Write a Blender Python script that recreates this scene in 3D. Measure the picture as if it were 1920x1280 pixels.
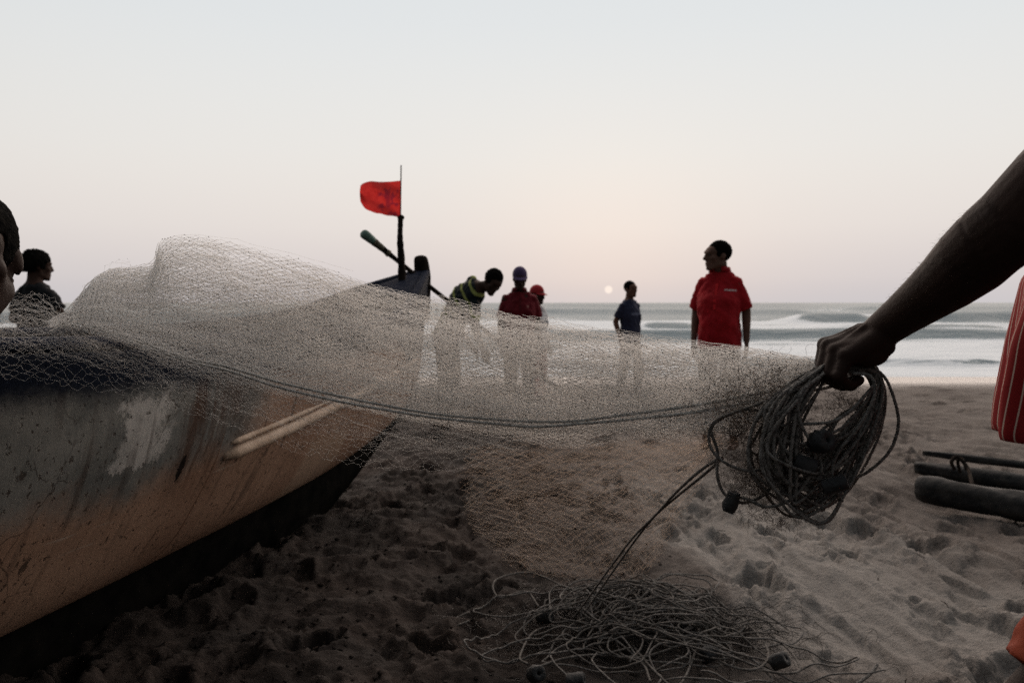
import bpy, bmesh, math
import numpy as np
from mathutils import Vector, Matrix, Euler

# ------------------------------------------------------------------ reset
for _o in list(bpy.data.objects):
    bpy.data.objects.remove(_o, do_unlink=True)
scene = bpy.context.scene
COL = scene.collection
rng = np.random.default_rng(7)
R = math.radians

# ------------------------------------------------------------------ camera
CAM_H = 1.18
FPX = 1493.0            # focal length in photo pixels (1920 wide)
cam_data = bpy.data.cameras.new("camera")
cam = bpy.data.objects.new("camera", cam_data)
COL.objects.link(cam)
cam.location = (0, 0, CAM_H)
cam.rotation_euler = (R(90), 0, 0)
cam_data.sensor_width = 36.0
cam_data.lens = FPX / 1920 * 36
cam_data.shift_y = -73.0 / 1920
cam_data.clip_start = 0.05
cam_data.clip_end = 20000
cam_data.dof.use_dof = True
cam_data.dof.focus_distance = 1.5
cam_data.dof.aperture_fstop = 6.3
scene.camera = cam

def W(px, py, Y):
    """photo pixel + depth -> world point"""
    return np.array([(px - 960) / FPX * Y, Y, CAM_H - (py - 567) / FPX * Y])

# ------------------------------------------------------------------ sky
SUN_AZ = math.atan((1141 - 960) / FPX)       # to the right of +Y
SUN_EL = math.atan((567 - 543) / FPX)
world = bpy.data.worlds.new("World")
scene.world = world
world.use_nodes = True
nt = world.node_tree
nt.nodes.clear()
def N(tree, t, **kw):
    n = tree.nodes.new(t)
    for k, v in kw.items():
        setattr(n, k, v)
    return n
wo = N(nt, 'ShaderNodeOutputWorld')
bg = N(nt, 'ShaderNodeBackground')
sky = N(nt, 'ShaderNodeTexSky', sky_type='NISHITA')
sky.sun_disc = False
sky.sun_elevation = R(4.0)
sky.sun_rotation = SUN_AZ
sky.air_density = 1.0
sky.dust_density = 2.0
tc = N(nt, 'ShaderNodeTexCoord')
nrm = N(nt, 'ShaderNodeVectorMath', operation='NORMALIZE')
nt.links.new(tc.outputs['Generated'], nrm.inputs[0])
sep = N(nt, 'ShaderNodeSeparateXYZ')
nt.links.new(nrm.outputs[0], sep.inputs[0])
ramp = N(nt, 'ShaderNodeValToRGB')
cr = ramp.color_ramp
cr.interpolation = 'B_SPLINE'
stops = [(0.0, (.57, .545, .56)), (0.03, (.63, .585, .585)), (0.09, (.76, .70, .665)), (0.18, (.80, .775, .735)),
         (0.33, (.735, .765, .78)), (0.6, (.64, .69, .73)), (1.0, (.55, .61, .67))]
while len(cr.elements) < len(stops):
    cr.elements.new(0.5)
for e, (p, c) in zip(cr.elements, stops):
    e.position = p
    e.color = (*c, 1)
nt.links.new(sep.outputs['Z'], ramp.inputs[0])
# dusk: the half of the sky around the sun is brighter than the half behind the viewer
sund = Vector((math.sin(SUN_AZ) * math.cos(SUN_EL), math.cos(SUN_AZ) * math.cos(SUN_EL), math.sin(SUN_EL)))
dotn = N(nt, 'ShaderNodeVectorMath', operation='DOT_PRODUCT')
nt.links.new(nrm.outputs[0], dotn.inputs[0])
dotn.inputs[1].default_value = sund
mr = N(nt, 'ShaderNodeMapRange', interpolation_type='SMOOTHSTEP')
mr.inputs['From Min'].default_value = -1.0
mr.inputs['From Max'].default_value = 1.0
mr.inputs['To Min'].default_value = 0.20
mr.inputs['To Max'].default_value = 1.07
nt.links.new(dotn.outputs['Value'], mr.inputs['Value'])
mul = N(nt, 'ShaderNodeVectorMath', operation='SCALE')
nt.links.new(ramp.outputs[0], mul.inputs[0])
nt.links.new(mr.outputs[0], mul.inputs['Scale'])
skm = N(nt, 'ShaderNodeVectorMath', operation='SCALE')
skm.inputs['Scale'].default_value = 0.05
nt.links.new(sky.outputs[0], skm.inputs[0])
mixs = N(nt, 'ShaderNodeMix', data_type='RGBA')
mixs.inputs['Factor'].default_value = 0.03
nt.links.new(mul.outputs[0], mixs.inputs['A'])
nt.links.new(skm.outputs[0], mixs.inputs['B'])
# the pale disc of the sun itself
disc = N(nt, 'ShaderNodeMapRange', interpolation_type='SMOOTHSTEP')
disc.inputs['From Min'].default_value = math.cos(0.0056)
disc.inputs['From Max'].default_value = math.cos(0.0036)
disc.inputs['To Min'].default_value = 0.0
disc.inputs['To Max'].default_value = 1.0
nt.links.new(dotn.outputs['Value'], disc.inputs['Value'])
glow = N(nt, 'ShaderNodeMath', operation='POWER'); glow.inputs[1].default_value = 90
gmx = N(nt, 'ShaderNodeMath', operation='MAXIMUM'); gmx.inputs[1].default_value = 0
nt.links.new(dotn.outputs['Value'], gmx.inputs[0]); nt.links.new(gmx.outputs[0], glow.inputs[0])
gcol = N(nt, 'ShaderNodeVectorMath', operation='SCALE'); gcol.inputs[0].default_value = (.050, .030, .014)
nt.links.new(glow.outputs[0], gcol.inputs['Scale'])
gadd = N(nt, 'ShaderNodeVectorMath', operation='ADD'); nt.links.new(mixs.outputs['Result'], gadd.inputs[0]); nt.links.new(gcol.outputs[0], gadd.inputs[1])
mixd = N(nt, 'ShaderNodeMix', data_type='RGBA')
mixd.inputs['B'].default_value = (1.0, .86, .76, 1)
nt.links.new(disc.outputs[0], mixd.inputs['Factor'])
nt.links.new(gadd.outputs[0], mixd.inputs['A'])
nt.links.new(mixd.outputs['Result'], bg.inputs['Color'])
bg.inputs['Strength'].default_value = 1.0
nt.links.new(bg.outputs[0], wo.inputs[0])

# ------------------------------------------------------------------ sun (wide haze glow above the visible disc, strengthened to backlight the net)
sl = bpy.data.lights.new("sun", 'SUN')
sl.energy = 4.0
sl.angle = R(100)
sl.color = (1.0, .80, .66)
so = bpy.data.objects.new("sun", sl)
COL.objects.link(so)
el = R(20)
sv = Vector((math.sin(SUN_AZ) * math.cos(el), math.cos(SUN_AZ) * math.cos(el), math.sin(el)))
so.rotation_euler = sv.to_track_quat('Z', 'Y').to_euler()
so.location = (2, 10, 6)

vs = scene.view_settings
vs.view_transform = 'Standard'
vs.look = 'None'
vs.exposure = 0.0
vs.gamma = 1.0
vs.use_curve_mapping = False
scene.cycles.use_denoising = False
scene.cycles.max_bounces = 8
scene.cycles.transparent_max_bounces = 16
scene.cycles.caustics_reflective = False
scene.cycles.caustics_refractive = False
scene.render.film_transparent = False

# ================================================================== helpers
def vhash(ix, iy, seed):
    h = (ix.astype(np.int64) * 374761393 + iy.astype(np.int64) * 668265263 + seed * 974711) & 0x7fffffff
    h = ((h ^ (h >> 13)) * 1274126177) & 0x7fffffff
    h = h ^ (h >> 16)
    return (h & 0xffff) / 65535.0

def vnoise(x, y, seed=0):
    x = np.asarray(x, float); y = np.asarray(y, float)
    ix = np.floor(x).astype(np.int64); iy = np.floor(y).astype(np.int64)
    fx = x - ix; fy = y - iy
    fx = fx * fx * fx * (fx * (fx * 6 - 15) + 10); fy = fy * fy * fy * (fy * (fy * 6 - 15) + 10)
    a = vhash(ix, iy, seed); b = vhash(ix + 1, iy, seed)
    c = vhash(ix, iy + 1, seed); d = vhash(ix + 1, iy + 1, seed)
    return (a * (1 - fx) + b * fx) * (1 - fy) + (c * (1 - fx) + d * fx) * fy - 0.5

def fbm(x, y, seed=0, octv=4, gain=.5):
    s = 0; a = 1
    for o in range(octv):
        s = s + a * vnoise(x * 2 ** o + 13.7 * o, y * 2 ** o - 7.3 * o, seed + o)
        a *= gain
    return s

def sstep(a, b, x):
    t = np.clip((np.asarray(x, float) - a) / (b - a), 0, 1)
    return t * t * (3 - 2 * t)

def mesh_np(name, V, F, mat=None, parent=None, smooth=True, attrs=None, loc=None):
    """one mesh object from arrays; F is (n,3) or (n,4), or a list of such arrays"""
    V = np.asarray(V, np.float32)
    Fs = F if isinstance(F, list) else [F]
    Fs = [np.asarray(f, np.int32) for f in Fs if len(f)]
    me = bpy.data.meshes.new(name)
    me.vertices.add(len(V))
    base = np.zeros(3, np.float32)
    if parent is not None:
        base = np.array(parent.matrix_world.translation, np.float32)
    if loc is not None:
        base = np.asarray(loc, np.float32)
    me.vertices.foreach_set('co', (V - base).ravel())
    idx = np.concatenate([f.ravel() for f in Fs])
    tot = np.concatenate([np.full(len(f), f.shape[1], np.int32) for f in Fs])
    st = np.concatenate([[0], np.cumsum(tot)[:-1]]).astype(np.int32)
    me.loops.add(len(idx)); me.loops.foreach_set('vertex_index', idx)
    me.polygons.add(len(tot))
    me.polygons.foreach_set('loop_start', st)
    me.polygons.foreach_set('loop_total', tot)
    me.update(calc_edges=True)
    me.validate()
    if smooth:
        me.polygons.foreach_set('use_smooth', np.ones(len(me.polygons), bool))
    if attrs:
        for k, a in attrs.items():
            at = me.attributes.new(k, 'FLOAT', 'POINT')
            at.data.foreach_set('value', np.asarray(a, np.float32))
    if mat:
        me.materials.append(mat)
    o = bpy.data.objects.new(name, me)
    COL.objects.link(o)
    if parent is not None:
        o.parent = parent
    elif loc is not None:
        o.location = loc
    return o

def tag(o, label=None, cat=None, group=None, kind=None):
    if label: o['label'] = label
    if cat: o['category'] = cat
    if group: o['group'] = group
    if kind: o['kind'] = kind
    return o

def empty(name, loc, rz=0):
    o = bpy.data.objects.new(name, None)
    o.empty_display_size = .1
    COL.objects.link(o)
    o.location = loc
    o.rotation_euler = (0, 0, rz)
    o.matrix_world = Matrix.Translation(loc) @ Matrix.Rotation(rz, 4, 'Z')
    return o

def catmull(P, n):
    """smooth curve through control points, n samples per span"""
    P = np.asarray(P, float)
    Q = np.vstack([2 * P[0] - P[1], P, 2 * P[-1] - P[-2]])
    out = []
    t = np.linspace(0, 1, n, endpoint=False)[:, None]
    for i in range(len(P) - 1):
        a, b, c, d = Q[i], Q[i + 1], Q[i + 2], Q[i + 3]
        out.append(.5 * (2 * b + (c - a) * t + (2 * a - 5 * b + 4 * c - d) * t ** 2 + (3 * b - a - 3 * c + d) * t ** 3))
    out.append(P[-1:])
    return np.vstack(out)

def resample(P, step):
    d = np.r_[0, np.cumsum(np.linalg.norm(np.diff(P, axis=0), axis=1))]
    n = max(3, int(d[-1] / step))
    s = np.linspace(0, d[-1], n)
    return np.stack([np.interp(s, d, P[:, i]) for i in range(P.shape[1])], 1), s

def frames(P):
    T = np.gradient(P, axis=0)
    T /= np.linalg.norm(T, axis=1)[:, None] + 1e-12
    Nn = np.zeros_like(P)
    ref = np.array([0, 0, 1.0]) if abs(T[0][2]) < .9 else np.array([1.0, 0, 0])
    n = np.cross(T[0], ref); n /= np.linalg.norm(n)
    for i in range(len(P)):
        n = n - T[i] * np.dot(n, T[i])
        n /= np.linalg.norm(n) + 1e-12
        Nn[i] = n
    return T, Nn, np.cross(T, Nn)

def tube(P, r, sides=6, cap=True):
    """V, F of a tube along P with radius r (scalar or per point)"""
    T, A, B = frames(P)
    r = np.broadcast_to(np.asarray(r, float), (len(P),))
    th = np.linspace(0, 2 * np.pi, sides, endpoint=False)
    V = P[:, None, :] + r[:, None, None] * (np.cos(th)[None, :, None] * A[:, None, :] + np.sin(th)[None, :, None] * B[:, None, :])
    n = len(P)
    V = V.reshape(-1, 3)
    i = np.arange(n - 1)[:, None] * sides
    k = np.arange(sides)[None, :]
    k2 = (k + 1) % sides
    F = np.stack([i + k, i + k2, i + sides + k2, i + sides + k], -1).reshape(-1, 4)
    Fs = [F]
    if cap:
        V = np.vstack([V, P[0], P[-1]])
        c0, c1 = len(V) - 2, len(V) - 1
        kk = np.arange(sides)
        Fs.append(np.stack([np.full(sides, c0), (kk + 1) % sides, kk], 1))
        b = (n - 1) * sides
        Fs.append(np.stack([np.full(sides, c1), b + kk, b + (kk + 1) % sides], 1))
    return V, Fs

class Acc:
    """collects shapes into one mesh"""
    def __init__(self):
        self.V = []; self.F3 = []; self.F4 = []; self.n = 0
    def add(self, V, Fs):
        for f in (Fs if isinstance(Fs, list) else [Fs]):
            f = np.asarray(f)
            if len(f) == 0: continue
            (self.F3 if f.shape[1] == 3 else self.F4).append(f + self.n)
        self.V.append(np.asarray(V, float)); self.n += len(V)
    def build(self, name, mat, parent=None, smooth=True, attrs=None, loc=None):
        Fs = []
        if self.F3: Fs.append(np.vstack(self.F3))
        if self.F4: Fs.append(np.vstack(self.F4))
        return mesh_np(name, np.vstack(self.V), Fs, mat, parent, smooth, attrs, loc)

def laid_rope(acc, P, r, pitch=.024, step=.0026, strands=3, sides=5):
    """a rope of twisted strands along P"""
    P, s = resample(P, step)
    T, A, B = frames(P)
    for k in range(strands):
        th = 2 * np.pi * s / pitch + k * 2 * np.pi / strands
        Q = P + r * .52 * (np.cos(th)[:, None] * A + np.sin(th)[:, None] * B)
        acc.add(*tube(Q, r * .56, sides))

def threads(acc, segA, segB, r):
    """thin three-sided prisms from A to B (arrays of points)"""
    A = np.asarray(segA); B = np.asarray(segB)
    T = B - A
    L = np.linalg.norm(T, axis=1)[:, None] + 1e-9
    T = T / L
    ref = np.tile(np.array([.15, .95, .27]), (len(A), 1))
    n = np.cross(T, ref); n /= np.linalg.norm(n, axis=1)[:, None] + 1e-9
    b = np.cross(T, n)
    r = np.broadcast_to(np.asarray(r, float), (len(A),))[:, None]
    V = []
    for th in (0.5, 2.594, 4.689):
        V.append(A + r * (math.cos(th) * n + math.sin(th) * b))
    for th in (0.5, 2.594, 4.689):
        V.append(B + r * (math.cos(th) * n + math.sin(th) * b))
    V = np.stack(V, 1).reshape(-1, 3)
    i = np.arange(len(A))[:, None] * 6
    F = np.concatenate([i + np.array([[0, 1, 4, 3]]), i + np.array([[1, 2, 5, 4]]), i + np.array([[2, 0, 3, 5]])], 1).reshape(-1, 4)
    acc.add(V, F)

OCT = np.array([[1, 0, 0], [-1, 0, 0], [0, 1, 0], [0, -1, 0], [0, 0, 1], [0, 0, -1]], float)
OCTF = np.array([[0, 2, 4], [2, 1, 4], [1, 3, 4], [3, 0, 4], [2, 0, 5], [1, 2, 5], [3, 1, 5], [0, 3, 5]])
def octas(acc, C, r):
    C = np.asarray(C); n = len(C)
    r = np.broadcast_to(np.asarray(r, float), (n,))
    V = (C[:, None, :] + OCT[None] * r[:, None, None]).reshape(-1, 3)
    F = (np.arange(n)[:, None, None] * 6 + OCTF[None]).reshape(-1, 3)
    acc.add(V, F)

# ------------------------------------------------------------------ materials
def newmat(name):
    m = bpy.data.materials.new(name)
    m.use_nodes = True
    t = m.node_tree
    return m, t, t.nodes['Principled BSDF']

def noise_mat(name, c1, c2, scale=8, rough=.8, bump=.0, bscale=40, detail=6, stretch=(1, 1, 1), spec=.3, lo=.35, hi=.65, bdist=.01):
    m, t, p = newmat(name)
    co = N(t, 'ShaderNodeTexCoord')
    mp = N(t, 'ShaderNodeMapping')
    mp.inputs['Scale'].default_value = stretch
    t.links.new(co.outputs['Object'], mp.inputs[0])
    nz = N(t, 'ShaderNodeTexNoise')
    nz.inputs['Scale'].default_value = scale
    nz.inputs['Detail'].default_value = detail
    nz.inputs['Roughness'].default_value = .6
    t.links.new(mp.outputs[0], nz.inputs['Vector'])
    rp = N(t, 'ShaderNodeValToRGB')
    rp.color_ramp.elements[0].position = lo; rp.color_ramp.elements[0].color = (*c1, 1)
    rp.color_ramp.elements[1].position = hi; rp.color_ramp.elements[1].color = (*c2, 1)
    t.links.new(nz.outputs[0], rp.inputs[0])
    t.links.new(rp.outputs[0], p.inputs['Base Color'])
    p.inputs['Roughness'].default_value = rough
    p.inputs['Specular IOR Level'].default_value = spec
    if spec <= .1: p.inputs['IOR'].default_value = 1.12
    if bump:
        n2 = N(t, 'ShaderNodeTexNoise')
        n2.inputs['Scale'].default_value = bscale
        n2.inputs['Detail'].default_value = 5
        t.links.new(mp.outputs[0], n2.inputs['Vector'])
        b = N(t, 'ShaderNodeBump')
        b.inputs['Strength'].default_value = bump
        b.inputs['Distance'].default_value = bdist
        t.links.new(n2.outputs[0], b.inputs['Height'])
        t.links.new(b.outputs[0], p.inputs['Normal'])
    return m

# ================================================================== ground
def ground_z(X, Y):
    """large form of the beach, without the small relief"""
    Y = np.asarray(Y, float)
    z = -0.37 * sstep(4.0, 17.5, Y) ** 1.0 - .06 * np.clip(Y - 16.5, 0, 60)
    return z

def beach_relief(X, Y):
    near = 1 - sstep(11, 15.5, Y)
    left = 1 - sstep(.1, 1.0, X - .12 * (Y - 3))
    z = .045 * fbm(X / .9, Y / .9, 3, 3) * near
    # trampled, crumbly sand on the boat side
    lump = fbm(X / .17, Y / .17, 11, 4, .55)
    z += (.040 * left + .010) * lump * near
    z += .022 * left * near * np.abs(fbm(X / .12 + 5, Y / .12, 23, 3))
    # drag marks running down the beach on the open side
    u = X - .10 * (3 - Y) + .12 * fbm(X / .8, Y / 1.6, 5, 2)
    st = fbm(u / .13, Y / .70, 31, 5, .58)
    z += .050 * (1 - left) * st * near * (1 - .6 * sstep(5, 9, Y))
    st2 = fbm(u / .32, Y / 1.5, 37, 2, .5)
    z += .050 * (1 - left) * st2 * near * (1 - .7 * sstep(5, 8, Y))
    # shallow scoured pockets, longer than wide, with a sharp upper lip
    pk = fbm(u / .20 + 40, Y / .55 + 7, 63, 4, .55)
    z += -.024 * sstep(.10, .20, pk) * near * (.35 + .65 * (1 - left))
    # footprints
    r2 = np.random.default_rng(21)
    n = 900
    fx = r2.uniform(-1.6, 7.5, n); fy = 1.7 + 12.5 * r2.uniform(0, 1, n) ** 1.25
    fa = r2.normal(.15, .5, n); fd = r2.uniform(.018, .05, n)
    for x0, y0, a, d in zip(fx, fy, fa, fd):
        sel = (np.abs(X - x0) < .32) & (np.abs(Y - y0) < .32)
        if not sel.any(): continue
        dx = X[sel] - x0; dy = Y[sel] - y0
        p = dx * math.cos(a) - dy * math.sin(a); q = dx * math.sin(a) + dy * math.cos(a)
        rr = np.sqrt((p / .055) ** 2 + (q / .13) ** 2) * (1 + .7 * vnoise(dx * 22 + x0 * 9, dy * 16 + y0 * 9, 8) + .4 * vnoise(dx * 60 + x0 * 9, dy * 50 + y0 * 9, 18))
        z[sel] += -d * (1 - sstep(.55, 1.05, rr)) + .35 * d * np.exp(-((rr - 1.3) / .3) ** 2)
    return z

ys = [-6.0, -4, -2, -.5, .6, 1.2, 1.6, 1.9]
y = 2.0
while y < 17:
    ys.append(y); y += .0105 + .0062 * max(0, y - 2.6)
ys += [18, 20, 24, 40]
xs = [-60, -40, -25, -15, -10, -7, -5, -4, -3.2, -2.6, -2.2]
x = -1.9
while x < 3.0:
    xs.append(x); x += .0115
dxs = .0115
while x < 60:
    xs.append(x); x += dxs; dxs *= 1.035
xs.append(60)
gx, gy = np.meshgrid(np.array(xs), np.array(ys))
_relief = beach_relief(gx, gy)
gz = ground_z(gx, gy) + _relief
_xs, _ys = np.array(xs), np.array(ys)
def relief_at(X, Y):
    """small relief of the sand sheet, read back from its grid"""
    i_ = np.clip(np.searchsorted(_ys, Y), 0, len(_ys) - 1); j_ = np.clip(np.searchsorted(_xs, X), 0, len(_xs) - 1)
    return _relief[i_, j_]
nr, nc = gx.shape
ii = (np.arange(nr - 1)[:, None] * nc + np.arange(nc - 1)[None, :])
GF = np.stack([ii, ii + 1, ii + nc + 1, ii + nc], -1).reshape(-1, 4)

sand, t, p = newmat("sand")
co = N(t, 'ShaderNodeNewGeometry')
n1 = N(t, 'ShaderNodeTexNoise'); n1.inputs['Scale'].default_value = 1.7; n1.inputs['Detail'].default_value = 8; n1.inputs['Roughness'].default_value = .62
n2 = N(t, 'ShaderNodeTexNoise'); n2.inputs['Scale'].default_value = 260; n2.inputs['Detail'].default_value = 3
for n_ in (n1, n2): t.links.new(co.outputs['Position'], n_.inputs['Vector'])
r1 = N(t, 'ShaderNodeValToRGB')
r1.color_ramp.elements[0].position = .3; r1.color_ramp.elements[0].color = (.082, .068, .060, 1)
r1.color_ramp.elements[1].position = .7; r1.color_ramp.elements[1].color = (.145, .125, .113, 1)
t.links.new(n1.outputs[0], r1.inputs[0])
r2_ = N(t, 'ShaderNodeValToRGB')
r2_.color_ramp.elements[0].position = .25; r2_.color_ramp.elements[0].color = (.62, .62, .62, 1)
r2_.color_ramp.elements[1].position = .75; r2_.color_ramp.elements[1].color = (1.25, 1.23, 1.2, 1)
t.links.new(n2.outputs[0], r2_.inputs[0])
mm = N(t, 'ShaderNodeMix', data_type='RGBA', blend_type='MULTIPLY'); mm.inputs['Factor'].default_value = 1
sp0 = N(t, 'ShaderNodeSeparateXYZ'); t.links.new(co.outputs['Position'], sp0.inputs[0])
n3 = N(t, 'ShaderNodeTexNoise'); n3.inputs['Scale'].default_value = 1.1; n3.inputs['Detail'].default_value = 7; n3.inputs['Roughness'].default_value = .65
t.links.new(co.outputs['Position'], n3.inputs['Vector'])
def _m(op, a, b):
    q_ = N(t, 'ShaderNodeMath', operation=op)
    for i_, v_ in enumerate((a, b)):
        if isinstance(v_, (int, float)): q_.inputs[i_].default_value = v_
        else: t.links.new(v_, q_.inputs[i_])
    return q_.outputs[0]
def _r(v_, a, b):
    q_ = N(t, 'ShaderNodeMapRange', interpolation_type='SMOOTHSTEP'); q_.inputs['From Min'].default_value = a; q_.inputs['From Max'].default_value = b
    t.links.new(v_, q_.inputs['Value']); return q_.outputs[0]
def _c(f_, a, b):
    q_ = N(t, 'ShaderNodeMix', data_type='RGBA'); t.links.new(f_, q_.inputs['Factor'])
    for nm_, v_ in (('A', a), ('B', b)):
        if isinstance(v_, tuple): q_.inputs[nm_].default_value = (*v_, 1)
        else: t.links.new(v_, q_.inputs[nm_])
    return q_.outputs['Result']
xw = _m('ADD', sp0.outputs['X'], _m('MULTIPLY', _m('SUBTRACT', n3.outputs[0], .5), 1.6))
boat_shade = _c(_r(xw, .80, .10), r1.outputs[0], _c(_r(n1.outputs[0], .3, .7), (.013, .009, .0072), (.038, .0265, .0213)))  # darker towards the boat: the hull's shade painted into the sand colour
weight = _m('MULTIPLY', _m('MULTIPLY', _r(xw, .65, 1.0), _r(xw, 2.3, 1.5)), _m('MULTIPLY', _r(sp0.outputs['Y'], 2.3, 2.9), _r(sp0.outputs['Y'], 6.2, 4.2)))  # mask of the paler swath: sky sheen painted into the sand colour
sandc = _c(_m('MULTIPLY', weight, .8), boat_shade, (.225, .210, .196))
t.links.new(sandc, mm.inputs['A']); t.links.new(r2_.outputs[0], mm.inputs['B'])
# wet strip by the water
sp = N(t, 'ShaderNodeSeparateXYZ'); t.links.new(co.outputs['Position'], sp.inputs[0])
wet = N(t, 'ShaderNodeMapRange'); wet.inputs['From Min'].default_value = 13.4; wet.inputs['From Max'].default_value = 15.2
t.links.new(sp.outputs['Y'], wet.inputs['Value'])
wm = N(t, 'ShaderNodeMix', data_type='RGBA'); wm.inputs['B'].default_value = (.085, .073, .068, 1)
t.links.new(wet.outputs[0], wm.inputs['Factor']); t.links.new(mm.outputs['Result'], wm.inputs['A'])
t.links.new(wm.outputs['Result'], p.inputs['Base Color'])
wr = N(t, 'ShaderNodeMapRange'); wr.inputs['To Min'].default_value = .95; wr.inputs['To Max'].default_value = .35
t.links.new(wet.outputs[0], wr.inputs['Value']); t.links.new(wr.outputs[0], p.inputs['Roughness'])
p.inputs['Specular IOR Level'].default_value = .25
bn = N(t, 'ShaderNodeTexNoise'); bn.inputs['Scale'].default_value = 55; bn.inputs['Detail'].default_value = 6; bn.inputs['Roughness'].default_value = .65
t.links.new(co.outputs['Position'], bn.inputs['Vector'])
bp = N(t, 'ShaderNodeBump'); bp.inputs['Strength'].default_value = .9; bp.inputs['Distance'].default_value = .016
t.links.new(bn.outputs[0], bp.inputs['Height']); t.links.new(bp.outputs[0], p.inputs['Normal'])
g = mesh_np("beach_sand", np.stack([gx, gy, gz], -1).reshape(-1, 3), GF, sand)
tag(g, kind='structure')

# ================================================================== sea
SEA = -0.37
yy = [14.5]
while yy[-1] < 9000:
    yy.append(yy[-1] * 1.0 + max(.08, yy[-1] * .0135))
yy = np.array(yy)
ss = np.linspace(-1, 1, 290)
Yg = np.repeat(yy[:, None], len(ss), 1)
Xg = ss[None, :] * (yy[:, None] * 1.1 + 14)
def breaker(X, Y, y0, hgt, face, back, seed, lo, hi, sx, warp=2.0):
    yc = y0 + warp * fbm(X / sx, X * 0 + seed, seed, 3) + .02 * X
    d = Y - yc
    prof = np.where(d < 0, np.exp(-(d / face) ** 2), np.exp(-(d / back) ** 2))
    m = sstep(lo, hi, vnoise(X / (sx * 1.3) + 3.3, X * 0 + seed * 1.7, seed + 50) + .5)
    if seed == 1:      # the two green shoulders of the outer swell at the right, and one further left
        m = np.maximum.reduce([.85 * sstep(20.5, 24, X) * sstep(30, 27.5, X), sstep(31, 35, X) * sstep(75, 60, X), sstep(-50, -40, X) * sstep(-12, -20, X)])
    if seed == 3:
        m = np.maximum.reduce([sstep(6, 8, X) * sstep(12, 9.5, X), .7 * sstep(17, 20, X) * sstep(30, 26, X), .8 * sstep(-20, -16, X) * sstep(-6, -9, X)])
    return hgt * prof * m, d, m
far = np.clip(Yg / 60, .25, 1)
H = .16 * far * fbm(Xg / 14, Yg / 5, 71, 3) + .05 * fbm(Xg / 3, Yg / 1.1, 75, 3) * (1 - sstep(120, 400, Yg))
H *= sstep(16, 24, Yg)
foam = np.zeros_like(H)
specs = [(62, .85, 1.9, 5, 1, .47, .60, 13, 5), (98, .8, 3.5, 8, 2, .45, .60, 24, 6), (45, .45, 1.5, 3.5, 3, .48, .62, 9, 3),
         (33.5, .40, 1.0, 2.6, 4, .30, .55, 8, 1.6), (26.5, .20, .6, 1.6, 5, .45, .62, 5, 1.2), (150, .8, 6, 12, 6, .45, .6, 40, 9),
         (19.4, .17, .3, 1.2, 7, .0, .3, 4, .9), (240, 1.0, 10, 18, 8, .45, .6, 60, 12), (22.5, .10, .4, 1.0, 9, .45, .62, 4, .8), (380, 1.2, 14, 24, 10, .45, .6, 90, 20)]
for (y0, hg, fc, bk, sd, lo, hi, sx, wp) in specs:
    h, d, m = breaker(Xg, Yg, y0, hg, fc, bk, sd, lo, hi, sx, wp)
    H += h
    # white water: on the broken stretches, on the crest and trailing behind; the glassy face itself stays clear
    foam += (1 - m) * np.exp(-((d) / (bk * 1.2)) ** 2) * (.75 if y0 < 100 else .3)
    foam += .6 * m * np.exp(-((d - .35 * bk) / (bk * .35)) ** 2) * (1 if y0 < 100 else .4)
    foam -= (1.2 if y0 > 50 else .75) * m * np.exp(-((d + .55 * fc) / (fc * .75)) ** 2)
foam += sstep(80, 48, Yg) * .44 + sstep(30, 22, Yg) * .15 + .16 * sstep(400, 90, Yg)
foam += .75 * fbm(Xg / 6, Yg / 1.6, 83, 4)
Z = SEA + H - .02 * sstep(17.5, 15.5, Yg)
lip = 15.9 + .35 * fbm(Xg / 4, Xg * 0, 44, 3)
foam += 1.2 * np.exp(-((Yg - lip - .25) / .22) ** 2)
foam = np.clip(foam, 0, 1.2)
# thin swash sheet: the edge of the water dips under the sand
Z -= .25 * sstep(.35, -.6, Yg - lip)
nr, nc = Xg.shape
ii = (np.arange(nr - 1)[:, None] * nc + np.arange(nc - 1)[None, :])
SF = np.stack([ii, ii + 1, ii + nc + 1, ii + nc], -1).reshape(-1, 4)
seam, t, p = newmat("sea_water")
at = N(t, 'ShaderNodeAttribute', attribute_name='foam')
geo = N(t, 'ShaderNodeNewGeometry')
mp = N(t, 'ShaderNodeMapping'); mp.inputs['Scale'].default_value = (.35, 1.0, 1.0)
t.links.new(geo.outputs['Position'], mp.inputs[0])
fn = N(t, 'ShaderNodeTexNoise'); fn.inputs['Scale'].default_value = .9; fn.inputs['Detail'].default_value = 9; fn.inputs['Roughness'].default_value = .68
t.links.new(mp.outputs[0], fn.inputs['Vector'])
ad = N(t, 'ShaderNodeMath', operation='ADD'); t.links.new(at.outputs['Fac'], ad.inputs[0]); t.links.new(fn.outputs[0], ad.inputs[1])
fr = N(t, 'ShaderNodeMapRange'); fr.inputs['From Min'].default_value = .90; fr.inputs['From Max'].default_value = 1.10
t.links.new(ad.outputs[0], fr.inputs['Value'])
wd = N(t, 'ShaderNodeBsdfDiffuse'); wd.inputs['Color'].default_value = (.030, .095, .130, 1)
wg = N(t, 'ShaderNodeBsdfGlossy'); wg.inputs['Roughness'].default_value = .28
fre = N(t, 'ShaderNodeFresnel'); fre.inputs['IOR'].default_value = 1.33
frm = N(t, 'ShaderNodeMapRange'); frm.inputs['To Min'].default_value = .03; frm.inputs['To Max'].default_value = .25
t.links.new(fre.outputs[0], frm.inputs['Value'])
wmx = N(t, 'ShaderNodeMixShader'); t.links.new(frm.outputs[0], wmx.inputs[0]); t.links.new(wd.outputs[0], wmx.inputs[1]); t.links.new(wg.outputs[0], wmx.inputs[2])
wn = N(t, 'ShaderNodeTexNoise'); wn.inputs['Scale'].default_value = 1.6; wn.inputs['Detail'].default_value = 6; wn.inputs['Roughness'].default_value = .6
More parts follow.
